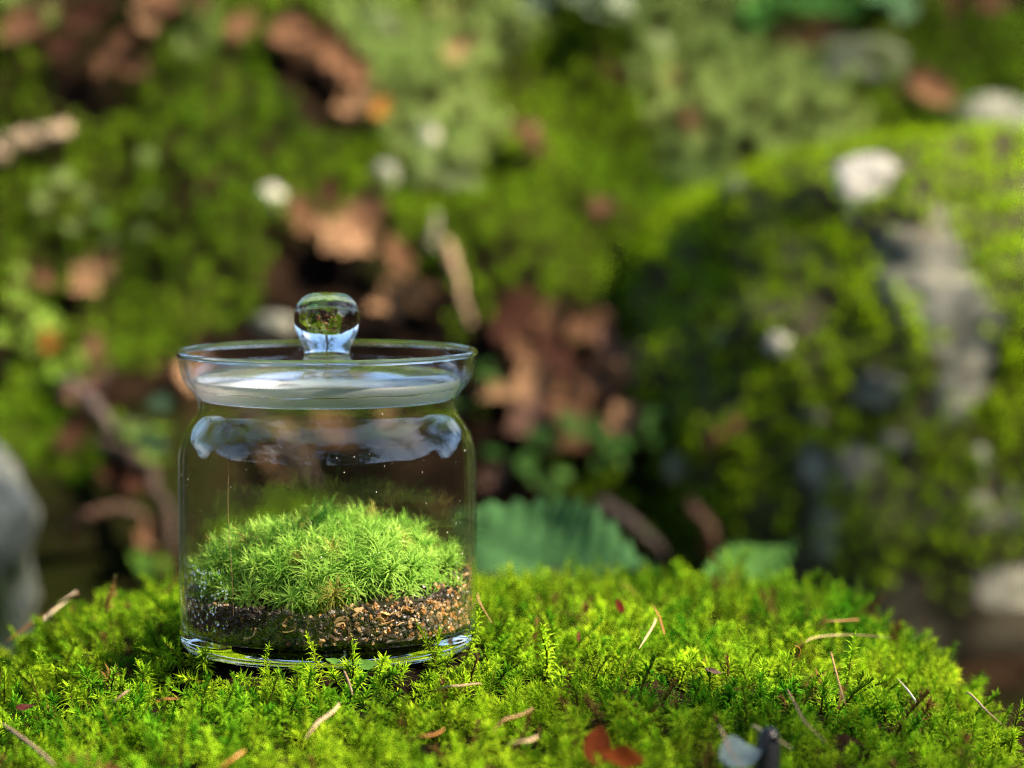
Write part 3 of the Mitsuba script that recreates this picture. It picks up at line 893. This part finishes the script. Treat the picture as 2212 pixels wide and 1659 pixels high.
for a in [
    (770, 258, 120, TAN, 'bright tan fallen leaf with an orange tip, lit, above the white oval pebble', 0.1),
    (822, 275, 70, ORANGE, 'small orange leaf tip touching the bright tan leaf on the bank', 1.2),
    (985, 155, 110, TAN, 'tan fallen leaf high on the bank above the pale feathery moss', 0.6),
    (700, 150, 190, BROWN, 'large brown fallen leaf high on the bank left of center', 2.4),
    (620, 110, 130, BROWN, 'brown leaf lying left of the large brown leaf on the upper bank', 0.3),
    (770, 205, 70, BROWN, 'brown leaf scrap just above the bright tan leaf', 1.6),
    (350, 45, 130, BROWN, 'brown leaf at the top edge of the bank, upper left', 0.9),
    (310, 75, 90, TAN, 'pale tan leaf catching light in the upper left leaf heap', 2.0),
    (215, 70, 150, DARK, 'dark brown leaf in the upper left leaf heap', 0.2),
    (110, 25, 160, BROWN, 'broad brown leaf in the top left corner', 2.7),
    (255, 150, 120, BROWN, 'brown leaf at the lower edge of the upper left leaf heap', 1.1),
    (150, 130, 100, DARK, 'shaded dark leaf near the left edge below the corner leaf', 0.5),
    (420, 20, 110, DARK, 'dark curled leaf at the top edge left of center', 1.9),
    (780, 520, 200, BROWN, 'large curled brown leaf above the jar knob', 1.3),
    (745, 560, 150, TAN, 'tan leaf tucked under the large curled leaf above the knob', 2.6),
    (640, 500, 110, BROWN, 'brown leaf left of the large curled leaf above the knob', 2.2),
    (905, 672, 170, TAN, 'tan pointed fallen leaf right of the jar knob', 0.25),
    (1125, 350, 130, DARK, 'dark brown leaf with lit tip in the middle of the bank', 2.3),
    (1143, 338, 55, TAN, 'lit tip of the dark leaf in the middle of the bank, added as a tan scrap', 0.8),  # separate pale scrap imitating sunlight on the tip of that leaf
    (1120, 735, 150, DARK, 'dark maroon leaf on top of the leaf heap right of the jar', 1.0),
    (1270, 745, 120, BROWN, 'brown leaf at the top right of the heap beside the jar', 0.4),
    (1350, 830, 130, TAN, 'bright tan curled leaf on the right of the heap beside the jar', 1.5),
    (1290, 870, 170, BROWN, 'brown leaf in the middle of the heap beside the jar', 2.9),
    (1140, 860, 120, TAN, 'upright tan leaf on the left of the heap beside the jar', 1.5),
    (1160, 930, 160, PINK, 'dull pinkish leaf at the foot of the heap beside the jar', 0.5),
    (1400, 905, 170, PINK, 'flat reddish brown leaf reaching right from the heap beside the jar', 0.05),
    (1250, 975, 120, BROWN, 'brown leaf half under green plants right of the jar', 0.9),
    (1200, 800, 130, DARK, 'dark leaf in the hollow of the heap beside the jar', 2.1),
    (200, 615, 130, TAN, 'pale tan leaf left of the jar in the green plants', 0.7),
    (95, 610, 110, BROWN, 'brown leaf near the left edge behind the yellow green plant', 2.5),
    (110, 745, 90, ORANGE, 'orange brown leaf under the yellow green plant at left', 1.8),
    (40, 660, 90, DARK, 'dark red leaf at the left edge', 1.2),
    (255, 865, 100, PINK, 'dull pink leaf left of the jar above the dark hollow', 0.4),
    (235, 800, 90, BROWN, 'brown leaf left of the jar flare', 2.0),
    (400, 860, 110, TAN, 'tan leaf peeking out left of the jar neck', 1.4),
    (650, 1010, 180, TAN, 'brown leaf seen through the jar wall above the moss', 0.8),
    (730, 960, 150, BROWN, 'shaded brown leaf seen through the jar shoulder', 2.2),
    (930, 1000, 110, BROWN, 'dark brown leaf seen through the right of the jar', 1.7),
    (1060, 1060, 80, PINK, 'reddish leaf just right of the jar wall', 0.6),
    (1990, 225, 120, BROWN, 'brown leaf resting on the grey slab at upper right', 2.5),
    (1765, 105, 110, BROWN, 'reddish brown leaf beside the grey stone at upper right', 0.7),
    (1425, 205, 80, BROWN, 'small reddish leaf on the pale moss right of center', 1.0),
    (1310, 180, 70, DARK, 'small dark leaf on the upper bank right of center', 2.2),
    (1290, 480, 80, BROWN, 'brown leaf sunk in green moss at the middle right', 0.3),
    (1370, 690, 90, PINK, 'faded leaf on the moss left of the boulder shade', 1.9),
    (2140, 20, 130, BROWN, 'brown leaf in the top right corner', 0.5),
    (2050, 40, 80, DARK, 'dark leaf beside the leaf in the top right corner', 1.5)]:
    fallen(*a[:5], spin=a[5])


r = np.random.default_rng(62)
for px, py, w, c, lab in [(1210, 720, 130, BROWN, 'brown leaf at the upper left of the heap beside the jar'), (1320, 790, 110, PINK, 'pinkish brown leaf wedged in the heap beside the jar'), (1110, 800, 110, BROWN, 'brown leaf between the jar and the leaf heap'),
                          (1230, 930, 150, BROWN, 'broad brown leaf low in the heap beside the jar'), (1330, 940, 110, TAN, 'tan leaf low at the right of the heap beside the jar'), (1080, 890, 90, TAN, 'tan leaf touching the outline of the jar shoulder at right'),
                          (860, 590, 110, BROWN, 'brown leaf between the large curled leaf and the pointed one'), (700, 450, 90, DARK, 'dark leaf above the leaves over the knob'), (500, 95, 110, BROWN, 'brown leaf between the two upper leaf heaps'),
                          (60, 90, 120, BROWN, 'brown leaf at the left edge below the corner leaf'), (300, 180, 90, BROWN, 'small brown leaf under the upper left heap'), (160, 980, 110, DARK, 'dark leaf in the hollow left of the jar'),
                          (270, 1080, 120, DARK, 'dark leaf deep in the hollow left of the jar'), (320, 1180, 110, BROWN, 'brown leaf low in the hollow beside the jar wall'), (180, 900, 90, PINK, 'pinkish leaf by the thin dark stick left of the jar'),
                          (560, 1010, 110, DARK, 'dark leaf seen through the left of the jar'), (860, 930, 100, BROWN, 'brown leaf seen through the jar shoulder at right'), (1580, 1180, 90, DARK, 'dark leaf at the foot of the boulder'),
                          (1700, 110, 90, BROWN, 'brown leaf left of the reddish one at upper right'), (1500, 290, 80, BROWN, 'brown leaf at the left end of the boulder ridge'), (980, 60, 90, BROWN, 'brown leaf near the top edge at center')]:
    fallen(px, py, w, c, lab)


def stone(px, py, wpx, hpx, label, name='pebble', mat='white_stone', seed=1, cat='pebble', depth=0.8, lift=0.15, sub_=3):
    p, n, t = hit(px, py)
    k = t / FPX / 2
    v, f = blob((0, 0, 0), (wpx * k, min(wpx, hpx) * k * depth, hpx * k), seed, 0.26, sub_ + 1, 1.9)
    single(name, label, cat, (v + p + n * lift * hpx * k, f), mat, smooth=True)


stone(915, 312, 62, 92, 'bright white upright oval pebble on the bank above the jar', seed=2)
stone(582, 430, 60, 58, 'white round pebble on green moss left above the knob', seed=3)
stone(832, 385, 58, 66, 'grey and tan pebble below left of the white oval one', mat='grey_surface', seed=4)
stone(1420, 100, 52, 48, 'small white pebble near the top of the bank', seed=5)
stone(1600, 412, 70, 48, 'pale grey pebble on the left shoulder of the boulder', seed=6, mat='grey_surface')
stone(1682, 748, 58, 52, 'pale greenish pebble lodged on the dark boulder face', seed=7)
stone(1562, 736, 40, 34, 'smaller pale pebble left of the greenish one on the boulder', seed=8, mat='grey_surface')
stone(1850, 150, 210, 120, 'grey stone at upper right beside reddish leaf', 'stone', 'grey_surface', 10, 'stone', 0.8, 0.2, 4)
stone(2130, 280, 240, 130, 'long grey slab sloping down behind the boulder ridge', 'stone', 'grey_surface', 14, 'stone', 0.8, 0.1, 4)
stone(800, 60, 100, 60, 'blue grey stone at the top of the bank left of center', 'stone', 'grey_surface', 11, 'stone')
stone(290, 940, 90, 60, 'bluish grey stone in the shade left of the jar', 'stone', 'grey_surface', 12, 'stone')
stone(1470, 1015, 60, 66, 'blue grey pebble at the foot of the boulder', mat='grey_surface', seed=13)
stone(590, 705, 90, 50, 'grey pebble left of the jar knob', mat='grey_surface', seed=15)


def twig(pts, rad, label, color, name='twig'):
    ps = []
    for px, py, dz in pts:
        p, n, t = hit(px, py)
        ps.append(p + n * dz)
    ps = spline(ps, 14)
    ps = ps + np.random.default_rng(len(USED)).normal(0, rad * 0.25, ps.shape)
    v, f = tube(ps, rad * np.linspace(1, 0.6, len(ps)), 7)
    c = np.asarray(color)[None] * (0.7 + 0.6 * meshkit.fbm(v * 300, 2, 5))[:, None]
    single(name, label, 'twig', (v, f), 'solid_color', smooth=True, color=np.clip(c, 0, 0.9))


twig([(985, 545, .012), (1003, 630, .018), (1022, 722, .010)], 0.0042, 'straight pale tan twig leaning right of the jar knob', (0.34, 0.24, 0.15))
twig([(925, 560, .012), (958, 500, .016)], 0.0036, 'short grey twig above the straight tan one', (0.22, 0.20, 0.17))
twig([(-30, 352, .016), (70, 335, .020), (150, 305, .014)], 0.010, 'pale broken stick entering at the left edge', (0.42, 0.32, 0.22), 'stick')
twig([(1300, 1100, .01), (1360, 1160, .02), (1430, 1230, .01)], 0.006, 'dark twig slanting down behind the serrated leaf', (0.07, 0.055, 0.05))
twig([(1510, 1080, .01), (1540, 1160, .014), (1560, 1215, .010)], 0.005, 'reddish twig at the foot of the boulder', (0.13, 0.07, 0.045))
twig([(1560, 960, .012), (1600, 920, .012)], 0.004, 'short orange brown twig on the boulder foot', (0.30, 0.14, 0.06))
twig([(250, 1010, .02), (330, 1110, .035), (380, 1230, .02)], 0.006, 'dark slanting stick in the hollow just left of the jar', (0.06, 0.04, 0.03), 'stick')
twig([(480, 930, .02), (600, 1040, .03), (690, 1080, .02)], 0.005, 'dark twig seen through the left of the jar', (0.07, 0.05, 0.04))
twig([(160, 1180, .02), (250, 1150, .03), (330, 1160, .02)], 0.0045, 'thin brown twig low in the hollow left of the jar', (0.10, 0.06, 0.04))
twig([(150, 850, .01), (215, 900, .02), (260, 950, .01)], 0.006, 'thin dark stick crossing the shade left of the jar', (0.14, 0.11, 0.10))


def plant(px, py, spread, n, label, c0, c1, leaf_px, name='leafy_plant', height=0.03):
    p, nrm, t = hit(px, py)
    k = t / FPX
    key = thing(name, label, 'plant')
    st = []
    for i in range(n):
        q = p + np.array([r.uniform(-1, 1) * spread[0] * k, r.uniform(-1, 0.3) * 0.02, r.uniform(-1, 1) * spread[1] * k])
        q = q + nrm * r.uniform(0.3, 1.0) * height
        L = leaf_px * k * r.uniform(0.7, 1.2)
        v, f, U, V = leaf_mesh(r, L, L * r.uniform(0.6, 0.8), 0, r.uniform(0.1, 0.5), r.uniform(0.1, 0.35), nu=9, nv=5)
        up = unit(nrm * 0.6 + unit(CAM - q) * 0.3 + np.array([0, 0, 0.5]) + r.normal(0, 0.3, 3))
        w = v @ frame(up, r.uniform(0, 6.28)).T + q
        h = r.uniform()
        c = np.asarray(c0) * (1 - h) + np.asarray(c1) * h
        part(key, 'leaf', (w, f), 'plant_leaf', smooth=True, color=leaf_colors(r, c, U, V, v))
        root = p + (q - p) * np.array([0.5, 0.3, 0.5]) - nrm * 0.012
        st.append(tube(spline([root, (root + q) / 2 + nrm * 0.006, q], 5), 0.0009, 4))
    v, f = join(st)
    part(key, 'stem', (v, f), 'solid_color', color=np.tile([[0.08, 0.09, 0.03]], (len(v), 1)))


YG0, YG1, DG0, DG1 = (0.14, 0.27, 0.03), (0.28, 0.42, 0.08), (0.05, 0.15, 0.03), (0.12, 0.26, 0.06)
plant(90, 790, (90, 110), 16, 'yellow green leafy plant at the left edge beside the jar', YG0, YG1, 60)
plant(60, 690, (50, 60), 7, 'smaller bright green plant above the leafy plant at the left edge', YG0, YG1, 55)
plant(320, 1035, (50, 30), 7, 'small bright green plant in the dark hollow left of the jar', YG0, YG1, 52)
plant(340, 1245, (30, 25), 4, 'olive sprig low in the hollow just left of the jar', DG0, YG0, 46)
plant(1300, 985, (130, 45), 16, 'low green plant with round leaves right of the jar', DG0, DG1, 54)
plant(1120, 1040, (60, 40), 8, 'green leaves close to the right wall of the jar', DG0, DG1, 56)
plant(1050, 850, (40, 40), 6, 'small green plant right of the jar flare', DG0, DG1, 48)
plant(1240, 35, (100, 30), 7, 'pale shiny leaved plant at the top edge of the bank', (0.30, 0.42, 0.22), (0.50, 0.60, 0.40), 95)
plant(1690, 25, (80, 25), 5, 'bright green broad leaved plant at the top edge on the right', (0.06, 0.22, 0.03), (0.14, 0.36, 0.08), 120)
plant(1920, 30, (60, 30), 5, 'blue green leaved plant at the top edge above the grey stone', (0.12, 0.28, 0.12), (0.28, 0.46, 0.26), 105)
plant(180, 480, (160, 110), 12, 'scattered light green leaves in the moss at the left of the bank', (0.12, 0.22, 0.05), (0.24, 0.32, 0.12), 42)
plant(960, 430, (70, 60), 8, 'grey green leafy sprig beside the white oval pebble', (0.14, 0.20, 0.09), (0.26, 0.34, 0.16), 46)
plant(330, 940, (25, 60), 4, 'dark blue green narrow leaves left of the jar shoulder', (0.05, 0.11, 0.07), (0.09, 0.16, 0.10), 70)


def big_leaf(p0, p1, W, up, color, label, serr, cup, stem_to):
    key = thing('serrated_leaf_plant', label, 'plant')
    p0, p1 = np.asarray(p0), np.asarray(p1)
    L = np.linalg.norm(p1 - p0)
    xd = unit(p1 - p0)
    z = unit(np.asarray(up) - xd * (np.asarray(up) @ xd))
    Rm = np.stack([xd, np.cross(z, xd), z], 1)
    v, f, U, V = leaf_mesh(np.random.default_rng(3), L, W, 0, 0.25, cup, serr, nu=99, nv=13, twist=0.05)
    v[:, 2] += 0.0011 * np.cos(U * 11 * 2 * PI + np.abs(V) * 6) * np.abs(V) + 0.004 * (meshkit.fbm(v * 45, 3, 9) - 0.5)      # relief between the side veins
    w = v @ Rm.T + p0
    part(key, 'blade', (w, f), 'plant_leaf', smooth=True, color=leaf_colors(np.random.default_rng(4), color, U, V, v))
    mid = np.array([[L * u, 0, 0.0] for u in np.linspace(0, 0.95, 12)])
    iv = [np.argmin((v[:, 0] - m[0]) ** 2 + v[:, 1] ** 2) for m in mid]
    m = tube(w[iv] + z * 0.0004, np.linspace(0.0009, 0.0003, 12), 5)
    part(key, 'midrib', m, 'solid_color', color=np.tile([np.asarray(color) * 1.2], (len(m[0]), 1)))
    s = tube(spline([p0, p0 * 0.6 + np.asarray(stem_to) * 0.4 + np.array([0, 0, 0.02]), stem_to], 10), 0.0012, 6)
    part(key, 'stem', s, 'solid_color', color=np.tile([[0.12, 0.10, 0.05]], (len(s[0]), 1)))


big_leaf(at_y(985, 1150, 1.30), at_y(1430, 1270, 1.24), 0.066, (0.1, -0.62, 0.78), (0.085, 0.22, 0.08), 'large blue green serrated leaf behind the moss right of the jar', 0.20, 0.25, (-0.10, 1.42, -0.22))
big_leaf(at_y(1520, 1290, 1.33), at_y(1715, 1180, 1.36), 0.034, (-0.1, -0.7, 0.7), (0.11, 0.27, 0.06), 'smaller green pointed leaf rising behind the right of the mound', 0.10, 0.2, (0.10, 1.45, -0.22))

# ------------------------------------------------------------------ small things on the mound


def mound_hit(px, py, lift=0.008):
    d = ray_dir(px, py)
    ts = np.linspace(0.45, 1.25, 1600)
    p = CAM + d * ts[:, None]
    below = p[:, 2] < M(p[:, 0], p[:, 1]) + lift
    if not below.any():
        return CAM + d * 0.95
    return p[below.argmax()]


def needle(pts, label, color, rad=0.00042, lift=0.0135, name='pine_needle'):
    ps = spline([mound_hit(px, py, lift + dz) for px, py, dz in pts], 14)
    taper = np.minimum(1, np.minimum(np.linspace(0.25, 5, 14), np.linspace(5, 0.3, 14)))
    v, f = tube(ps, 0.78 * rad * taper, 6)
    c = np.asarray(color)[None] * (0.75 + 0.5 * meshkit.fbm(v * 400, 2, 5))[:, None]
    single(name, label, 'needle', (v, f), 'needle', smooth=True, color=np.clip(c, 0, 0.9))


NT, NO, NP, NG = (0.42, 0.25, 0.10), (0.45, 0.19, 0.05), (0.62, 0.42, 0.26), (0.34, 0.22, 0.14)
for pts, lab, c, rad in [
    ([(15, 1385, 0), (80, 1338, 0.004), (168, 1285, 0.010)], 'orange pine needle rising past the skyline at far left of the mound', NO, .00045),
    ([(660, 1595, 0), (690, 1558, .002), (733, 1518, .003)], 'straight tan pine needle in the moss below the jar base', NP, .00055),
    ([(742, 1448, 0), (752, 1470, .001), (762, 1502, 0)], 'short brown needle standing just in front of the jar base', NG, .0005),
    ([(1062, 1582, .001), (1095, 1552, .003), (1150, 1528, .001)], 'curved orange tan needle right of center in front moss', NT, .00055),
    ([(1098, 1608, .001), (1130, 1602, .002), (1160, 1590, .001)], 'short pale needle piece below the curved orange tan one', NP, .0006),
    ([(938, 1492, 0), (975, 1482, .002), (1040, 1478, 0)], 'thin pinkish needle lying in front of the jar at right', NP, .0004),
    ([(875, 1603, 0), (915, 1590, .002), (960, 1572, 0)], 'orange needle half buried below the pinkish one', NO, .00045),
    ([(1740, 1388, 0), (1830, 1372, .003), (1925, 1378, .003)], 'long arched greenish tan needle on the right crest of the mound', (0.45, 0.36, 0.16), .00045),
    ([(1795, 1408, .001), (1808, 1460, .003), (1826, 1522, .001)], 'tan needle hanging down below the long arched one', NT, .00045),
    ([(1700, 1488, .001), (1735, 1555, .003), (1785, 1605, .001)], 'bent tan needle on the right slope of the mound', NT, .00045),
    ([(1622, 1568, .002), (1665, 1590, .003), (1712, 1618, .002)], 'pale yellow needle beside the black peg at the bottom', (0.62, 0.50, 0.24), .0006),
    ([(1550, 1570, .001), (1575, 1620, .006), (1610, 1665, .006)], 'grey tan needle crossing the pale blue leaf at the bottom', NG, .0005),
    ([(1380, 1402, .002), (1400, 1370, .004), (1415, 1335, .004)], 'bright pale needle leaning in the sunlit moss right of the jar', (0.46, 0.34, 0.18), .0006),
    ([(1408, 1305, .006), (1425, 1335, .004), (1435, 1370, .001)], 'orange needle crossing the bright pale one', NO, .00045),
    ([(1938, 1465, .002), (1960, 1490, .002), (1975, 1515, .001)], 'short white needle near the right edge of the mound', (0.70, 0.62, 0.52), .0005),
    ([(2085, 1500, .002), (2125, 1530, .003), (2165, 1565, .002)], 'pinkish needle sticking out at the right rim of the mound', NP, .00045),
    ([(0, 1560, .004), (55, 1600, .006), (118, 1655, .003)], 'thick grey tan needle at the bottom left corner', NG, .0007),
    ([(240, 1523, .001), (255, 1508, .003), (280, 1490, .003)], 'small bent brown needle in the left front moss', NG, .0004),
    ([(345, 1515, .001), (365, 1510, .002), (385, 1508, .001)], 'tiny orange needle in the left front moss', NO, .0004),
    ([(470, 1665, .003), (495, 1645, .004), (530, 1620, .003)], 'orange brown needle at the bottom edge left of center', NO, .0006),
    ([(1030, 1290, .002), (1040, 1310, .003), (1062, 1345, .001)], 'tan needle beside the right wall of the jar', NT, .00045),
    ([(1720, 1425, .001), (1728, 1408, .004), (1715, 1395, .008)], 'reddish seta needle on the right of the mound', (0.30, 0.14, 0.03), .00035),
    ([(1735, 1355, 0), (1790, 1342, .002), (1850, 1345, 0)], 'reddish thin needle behind the long arched one', (0.40, 0.20, 0.08), .0004),
    ([(1808, 1535, 0), (1815, 1505, .002), (1812, 1490, .003)], 'short rust needle near the hanging tan one', (0.30, 0.12, 0.03), .0004)]:
    needle(pts, lab, c, rad)


def sliver(pts, wpx, label, color, name, cat, lift=0.008):
    ps = spline([mound_hit(px, py, lift + dz) for px, py, dz in pts], 9)
    w = wpx * 0.85 / FPX * np.sin(np.linspace(0.15, PI - 0.3, 9)) ** 0.6
    v, f = ribbon(ps, w, wv=np.array([0.1, 1.0, 0.4]))
    single(name, label, cat, (v, f), 'solid_color', color=np.tile([color], (len(v), 1)))


sliver([(95, 1330, .006), (130, 1305, .010), (165, 1278, .012)], 12, 'pale bleached straw rising at far left of the mound', (0.62, 0.50, 0.36), 'grass_straw', 'straw')


def small_leaf(px, py, Lpx, Wpx, spin, label, color, up, name='leaf_fragment', lift=0.017, lobes=0, curl=0.5):
    p = mound_hit(px, py, lift)
    k = np.linalg.norm(p - CAM) / FPX
    rr = np.random.default_rng(int(px + py))
    v, f, U, V = leaf_mesh(rr, Lpx * k, Wpx * k, lobes, curl, 0.3, nu=22, nv=9)
    v = v - np.array([Lpx * k / 2, 0, 0])
    w = v @ frame(np.asarray(up), spin).T + p
    single(name, label, 'leaf', (w, f), 'dry_leaf', smooth=True, color=leaf_colors(rr, color, U, V, v))


small_leaf(1290, 1612, 90, 62, 1.4, 'rust red leaf lobe standing at the bottom of the moss', (0.13, 0.032, 0.012), (0.1, -0.8, 0.5), curl=0.4)
small_leaf(1345, 1640, 95, 50, -0.2, 'rust red leaf lobe lying flat right of the standing one', (0.14, 0.035, 0.010), (0.1, -0.5, 0.8), curl=0.4)
small_leaf(1338, 1308, 36, 20, 2.0, 'small dark red leaf tip standing in the moss behind the bright needle', (0.10, 0.018, 0.012), (0.2, -0.9, 0.3), lift=0.010)
small_leaf(1600, 1632, 100, 82, 0.35, 'pale blue grey leaf piece lying at the bottom of the mound', (0.17, 0.245, 0.275), (0.1, -0.55, 0.8), curl=0.25)
small_leaf(1545, 1452, 46, 14, -0.4, 'pinkish bark scale in the moss right of center', (0.32, 0.20, 0.16), (0, -0.6, 0.8), 'bark_scale')
small_leaf(58, 1528, 46, 16, 0.2, 'dark red bark scale in the moss at lower left', (0.10, 0.03, 0.03), (0, -0.6, 0.8), 'bark_scale')
small_leaf(1250, 1375, 26, 8, 1.5, 'thin brown bark sliver at the sunlit moss right of the jar', (0.16, 0.07, 0.03), (0, -0.8, 0.5), 'bark_scale')

# black peg with a hole
pg = mound_hit(1658, 1628, 0.017)
k = np.linalg.norm(pg - CAM) / FPX
prof_ = spline([(0, 58 * k), (10 * k, 55 * k), (20 * k, 42 * k), (25 * k, 20 * k), (27 * k, -30 * k), (26 * k, -60 * k), (0, -60 * k)], 26)
pm = lathe(prof_, 40)
import manifold3d as m3
peg = m3.Manifold(m3.Mesh(np.asarray(pm.vertices, np.float32), np.asarray(pm.faces, np.uint32)))
if peg.volume() < 0:
    peg = m3.Manifold(m3.Mesh(np.asarray(pm.vertices, np.float32), np.asarray(pm.faces[:, ::-1], np.uint32)))
hole = m3.Manifold.cylinder(60 * k, 8 * k, 8 * k, 24).rotate([78, 0, 0]).translate([8 * k, -2 * k, 26 * k])
peg = (peg - hole).rotate([-12, 6, 0]).translate(pg.tolist())
single('black_peg', 'small black rounded peg with a hole beside the pale blue leaf', 'peg', peg, 'black_gloss', smooth=35)

# dry moss sprig on the skyline
sp0 = make_shoot(np.random.default_rng(3), 0.013, 64, 0.0032, 0.0009, s0=0.05, open_low=50, open_top=15, droop=0.3, segs=2, bend=0.05, rise=1.0)
pp = mound_hit(228, 1325, 0.004)
mesh, col = scatter([sp0], np.zeros(1, int), pp[None], frames(np.array([[0.25, -0.1, 1.0]]), np.zeros(1), np.ones(1)), np.array([[0.46, 0.32, 0.11]]), np.array([0.22, 0.13, 0.05]), 1.3)
single('dry_moss_sprig', 'withered golden brown moss sprig standing left of the jar', 'sprig', mesh, 'moss_leaf', color=col)

# taller moss tips that stand out of the carpet right of the jar
tall = make_shoot(np.random.default_rng(8), 0.014, 70, 0.0030, 0.0008, s0=0.1, open_low=58, open_top=12, droop=0.5, segs=2, bend=0.55, rise=1.0)
for px, py, ax, c, s, lab in [(1345, 1340, (0.3, 0, 1), (0.14, 0.24, 0.02), 1.05, 'curved moss tip behind the dark red leaf tip'),
                           (1405, 1345, (-0.15, 0, 1), (0.42, 0.48, 0.06), 1.15, 'bright yellow upright moss tip at the sunlit patch'),
                           (1290, 1345, (-0.9, -0.2, 0.7), (0.22, 0.30, 0.04), 1.0, 'moss tip arching left in the moss right of the jar'),
                           (1225, 1310, (0.6, 0, 1), (0.16, 0.26, 0.03), 0.9, 'dull moss tip near the serrated leaf'),
                           (1835, 1330, (0.7, 0, 0.9), (0.12, 0.22, 0.03), 1.0, 'green moss tip leaning out at the right skyline')]:
    pp = mound_hit(px, py, 0.003)
    mesh, col = scatter([tall], np.zeros(1, int), pp[None], frames(np.array([ax], float), np.array([1.0]), np.array([s])), np.array([c]), np.array([0.08, 0.06, 0.02]), 1.2)
    single('moss_tip', lab, 'moss tip', mesh, 'moss_leaf', color=col)

# seedling at the foot of the jar
seed = thing('seedling', 'tiny round leaved green seedling touching the front of the jar base', 'seedling')
for px, py, L, s in [(733, 1432, 20, 2.8), (752, 1438, 22, 0.4), (772, 1441, 26, 0.2), (788, 1448, 20, 1.8)]:
    p = mound_hit(px, py, 0.010)
    k = np.linalg.norm(p - CAM) / FPX
    v, f, U, V = leaf_mesh(np.random.default_rng(int(px)), L * k * 1.6, L * k, 0, 0.2, 0.2, nu=10, nv=6)
    w = v @ frame(np.array([0, -0.6, 0.8]), s).T + p
    part(seed, 'leaf', (w, f), 'plant_leaf', smooth=True, color=np.tile([[0.11, 0.26, 0.05]], (len(v), 1)))
p0, p1 = mound_hit(760, 1452, 0.002), mound_hit(755, 1436, 0.010)
v, f = tube(spline([p0, p1], 4), 0.0004, 5)
part(seed, 'stem', (v, f), 'solid_color', color=np.tile([[0.10, 0.16, 0.04]], (len(v), 1)))


# ------------------------------------------------------------------ the trees round the clearing (mirrored in the glass, dappling the light)
def tree(x, y, h, crown, seed, label, leaves=2600, low=0.35, leaf=0.13, col=(0.07, 0.12, 0.02)):
    r = np.random.default_rng(seed)
    key = thing('tree', label, 'tree')
    z0 = float(G(x, y)) - 0.1
    lean = r.normal(0, 0.04, 2)
    ts = np.linspace(0, 1, 9)
    tp = np.stack([x + lean[0] * h * ts + 0.1 * np.sin(ts * 5 + seed), y + lean[1] * h * ts, z0 + h * ts], 1)
    part(key, 'trunk', tube(tp, 0.028 * h * (1 - 0.88 * ts) * 0.6, 10), 'bark', smooth=True)
    limbs, tips = [], []
    for k in range(26):
        s = r.uniform(low, 0.97)
        b = np.array([np.interp(s, ts, tp[:, i]) for i in range(3)])
        a = r.uniform(0, 6.28)
        ln = crown * (1.15 - s) / (1 - low) * r.uniform(0.6, 1.1) + 0.25
        d = np.array([math.cos(a), math.sin(a), r.uniform(0.1, 0.8)])
        us = np.linspace(0, 1, 6)
        pp = b + d * ln * us[:, None] + np.array([0, 0, 0.15]) * (us ** 2)[:, None] * ln + r.normal(0, 0.04, (6, 3)) * us[:, None]
        limbs.append(tube(pp, 0.008 * h * (1.1 - s) * 0.5 * (1 - 0.85 * us) + 0.004, 5))
        for q in range(9):
            u = r.uniform(0.35, 1.0)
            m = np.array([np.interp(u, us, pp[:, i]) for i in range(3)])
            e = m + r.normal(0, 0.22 * ln + 0.1, 3) * np.array([1, 1, 0.7])
            limbs.append(tube(np.stack([m, (m + e) / 2 + r.normal(0, 0.03, 3), e]), [0.007, 0.005, 0.002], 3))
            tips.append((m, e))
    part(key, 'branches', join(limbs), 'bark', smooth=True)
    ti = r.integers(0, len(tips), leaves)
    m, e = np.array([tips[i][0] for i in ti]), np.array([tips[i][1] for i in ti])
    c = m + (e - m) * r.uniform(0.2, 1.1, (leaves, 1)) + r.normal(0, 0.12, (leaves, 3))
    fr = frames(unit(r.normal(0, 1, (leaves, 3)) + [0, 0, 0.6]), r.uniform(0, 6.28, leaves), leaf * r.uniform(0.5, 1.1, leaves))
    base = np.array([[0, 0, 0], [0.5, 0.26, 0.03], [1, 0, 0], [0.5, -0.26, 0.03]])
    v = np.einsum('nij,vj->nvi', fr, base) + c[:, None]
    f = (np.array([[0, 1, 2], [0, 2, 3]])[None] + (np.arange(leaves) * 4)[:, None, None]).reshape(-1, 3)
    cc = np.asarray(col) * r.uniform(0.6, 1.5, (leaves, 1))
    part(key, 'crown', (v.reshape(-1, 3), f), 'tree_leaf', color=np.repeat(cc, 4, 0))


tree(6.863, -0.753, 8.8, 2.3, 77, 'leafy tree on the right whose crown dapples the light', 1000, 0.3, 0.15)
for a in [(-1.6, -5.2, 8, 2.2, 31, 'leafy tree close behind the viewer on the left'), (1.7, -6.2, 9, 2.4, 32, 'leafy tree close behind the viewer on the right'),
          (3.6, -5.6, 9, 2.6, 1, 'tall leafy tree behind the viewer, farther right'), (-4.5, -5.0, 10, 2.8, 2, 'tall leafy tree behind the viewer, farther left'),
          (0.2, -9.5, 13, 3.2, 3, 'tallest leafy tree straight behind the viewer'), (-6.5, -2.5, 9, 2.8, 4, 'leafy tree on the far left of the clearing'),
          (-6.2, 1.5, 10, 3.0, 11, 'leafy tree due left of the jar'), (-5.0, 5.0, 10, 3.0, 6, 'leafy tree on the left above the bank'),
          (4.8, 7.5, 11, 3.2, 7, 'leafy tree above the bank at the right'), (-0.5, 7.5, 11, 3.2, 8, 'leafy tree above the bank straight ahead'),
          (6.0, -8.0, 11, 3.0, 12, 'leafy tree far behind the viewer on the right'), (-4.0, -9.5, 12, 3.2, 13, 'leafy tree far behind the viewer on the left'),
          (9.5, 5.5, 9, 2.8, 5, 'leafy tree on the far right beyond the boulder')]:
    tree(*a, 6500, 0.08, 0.24)
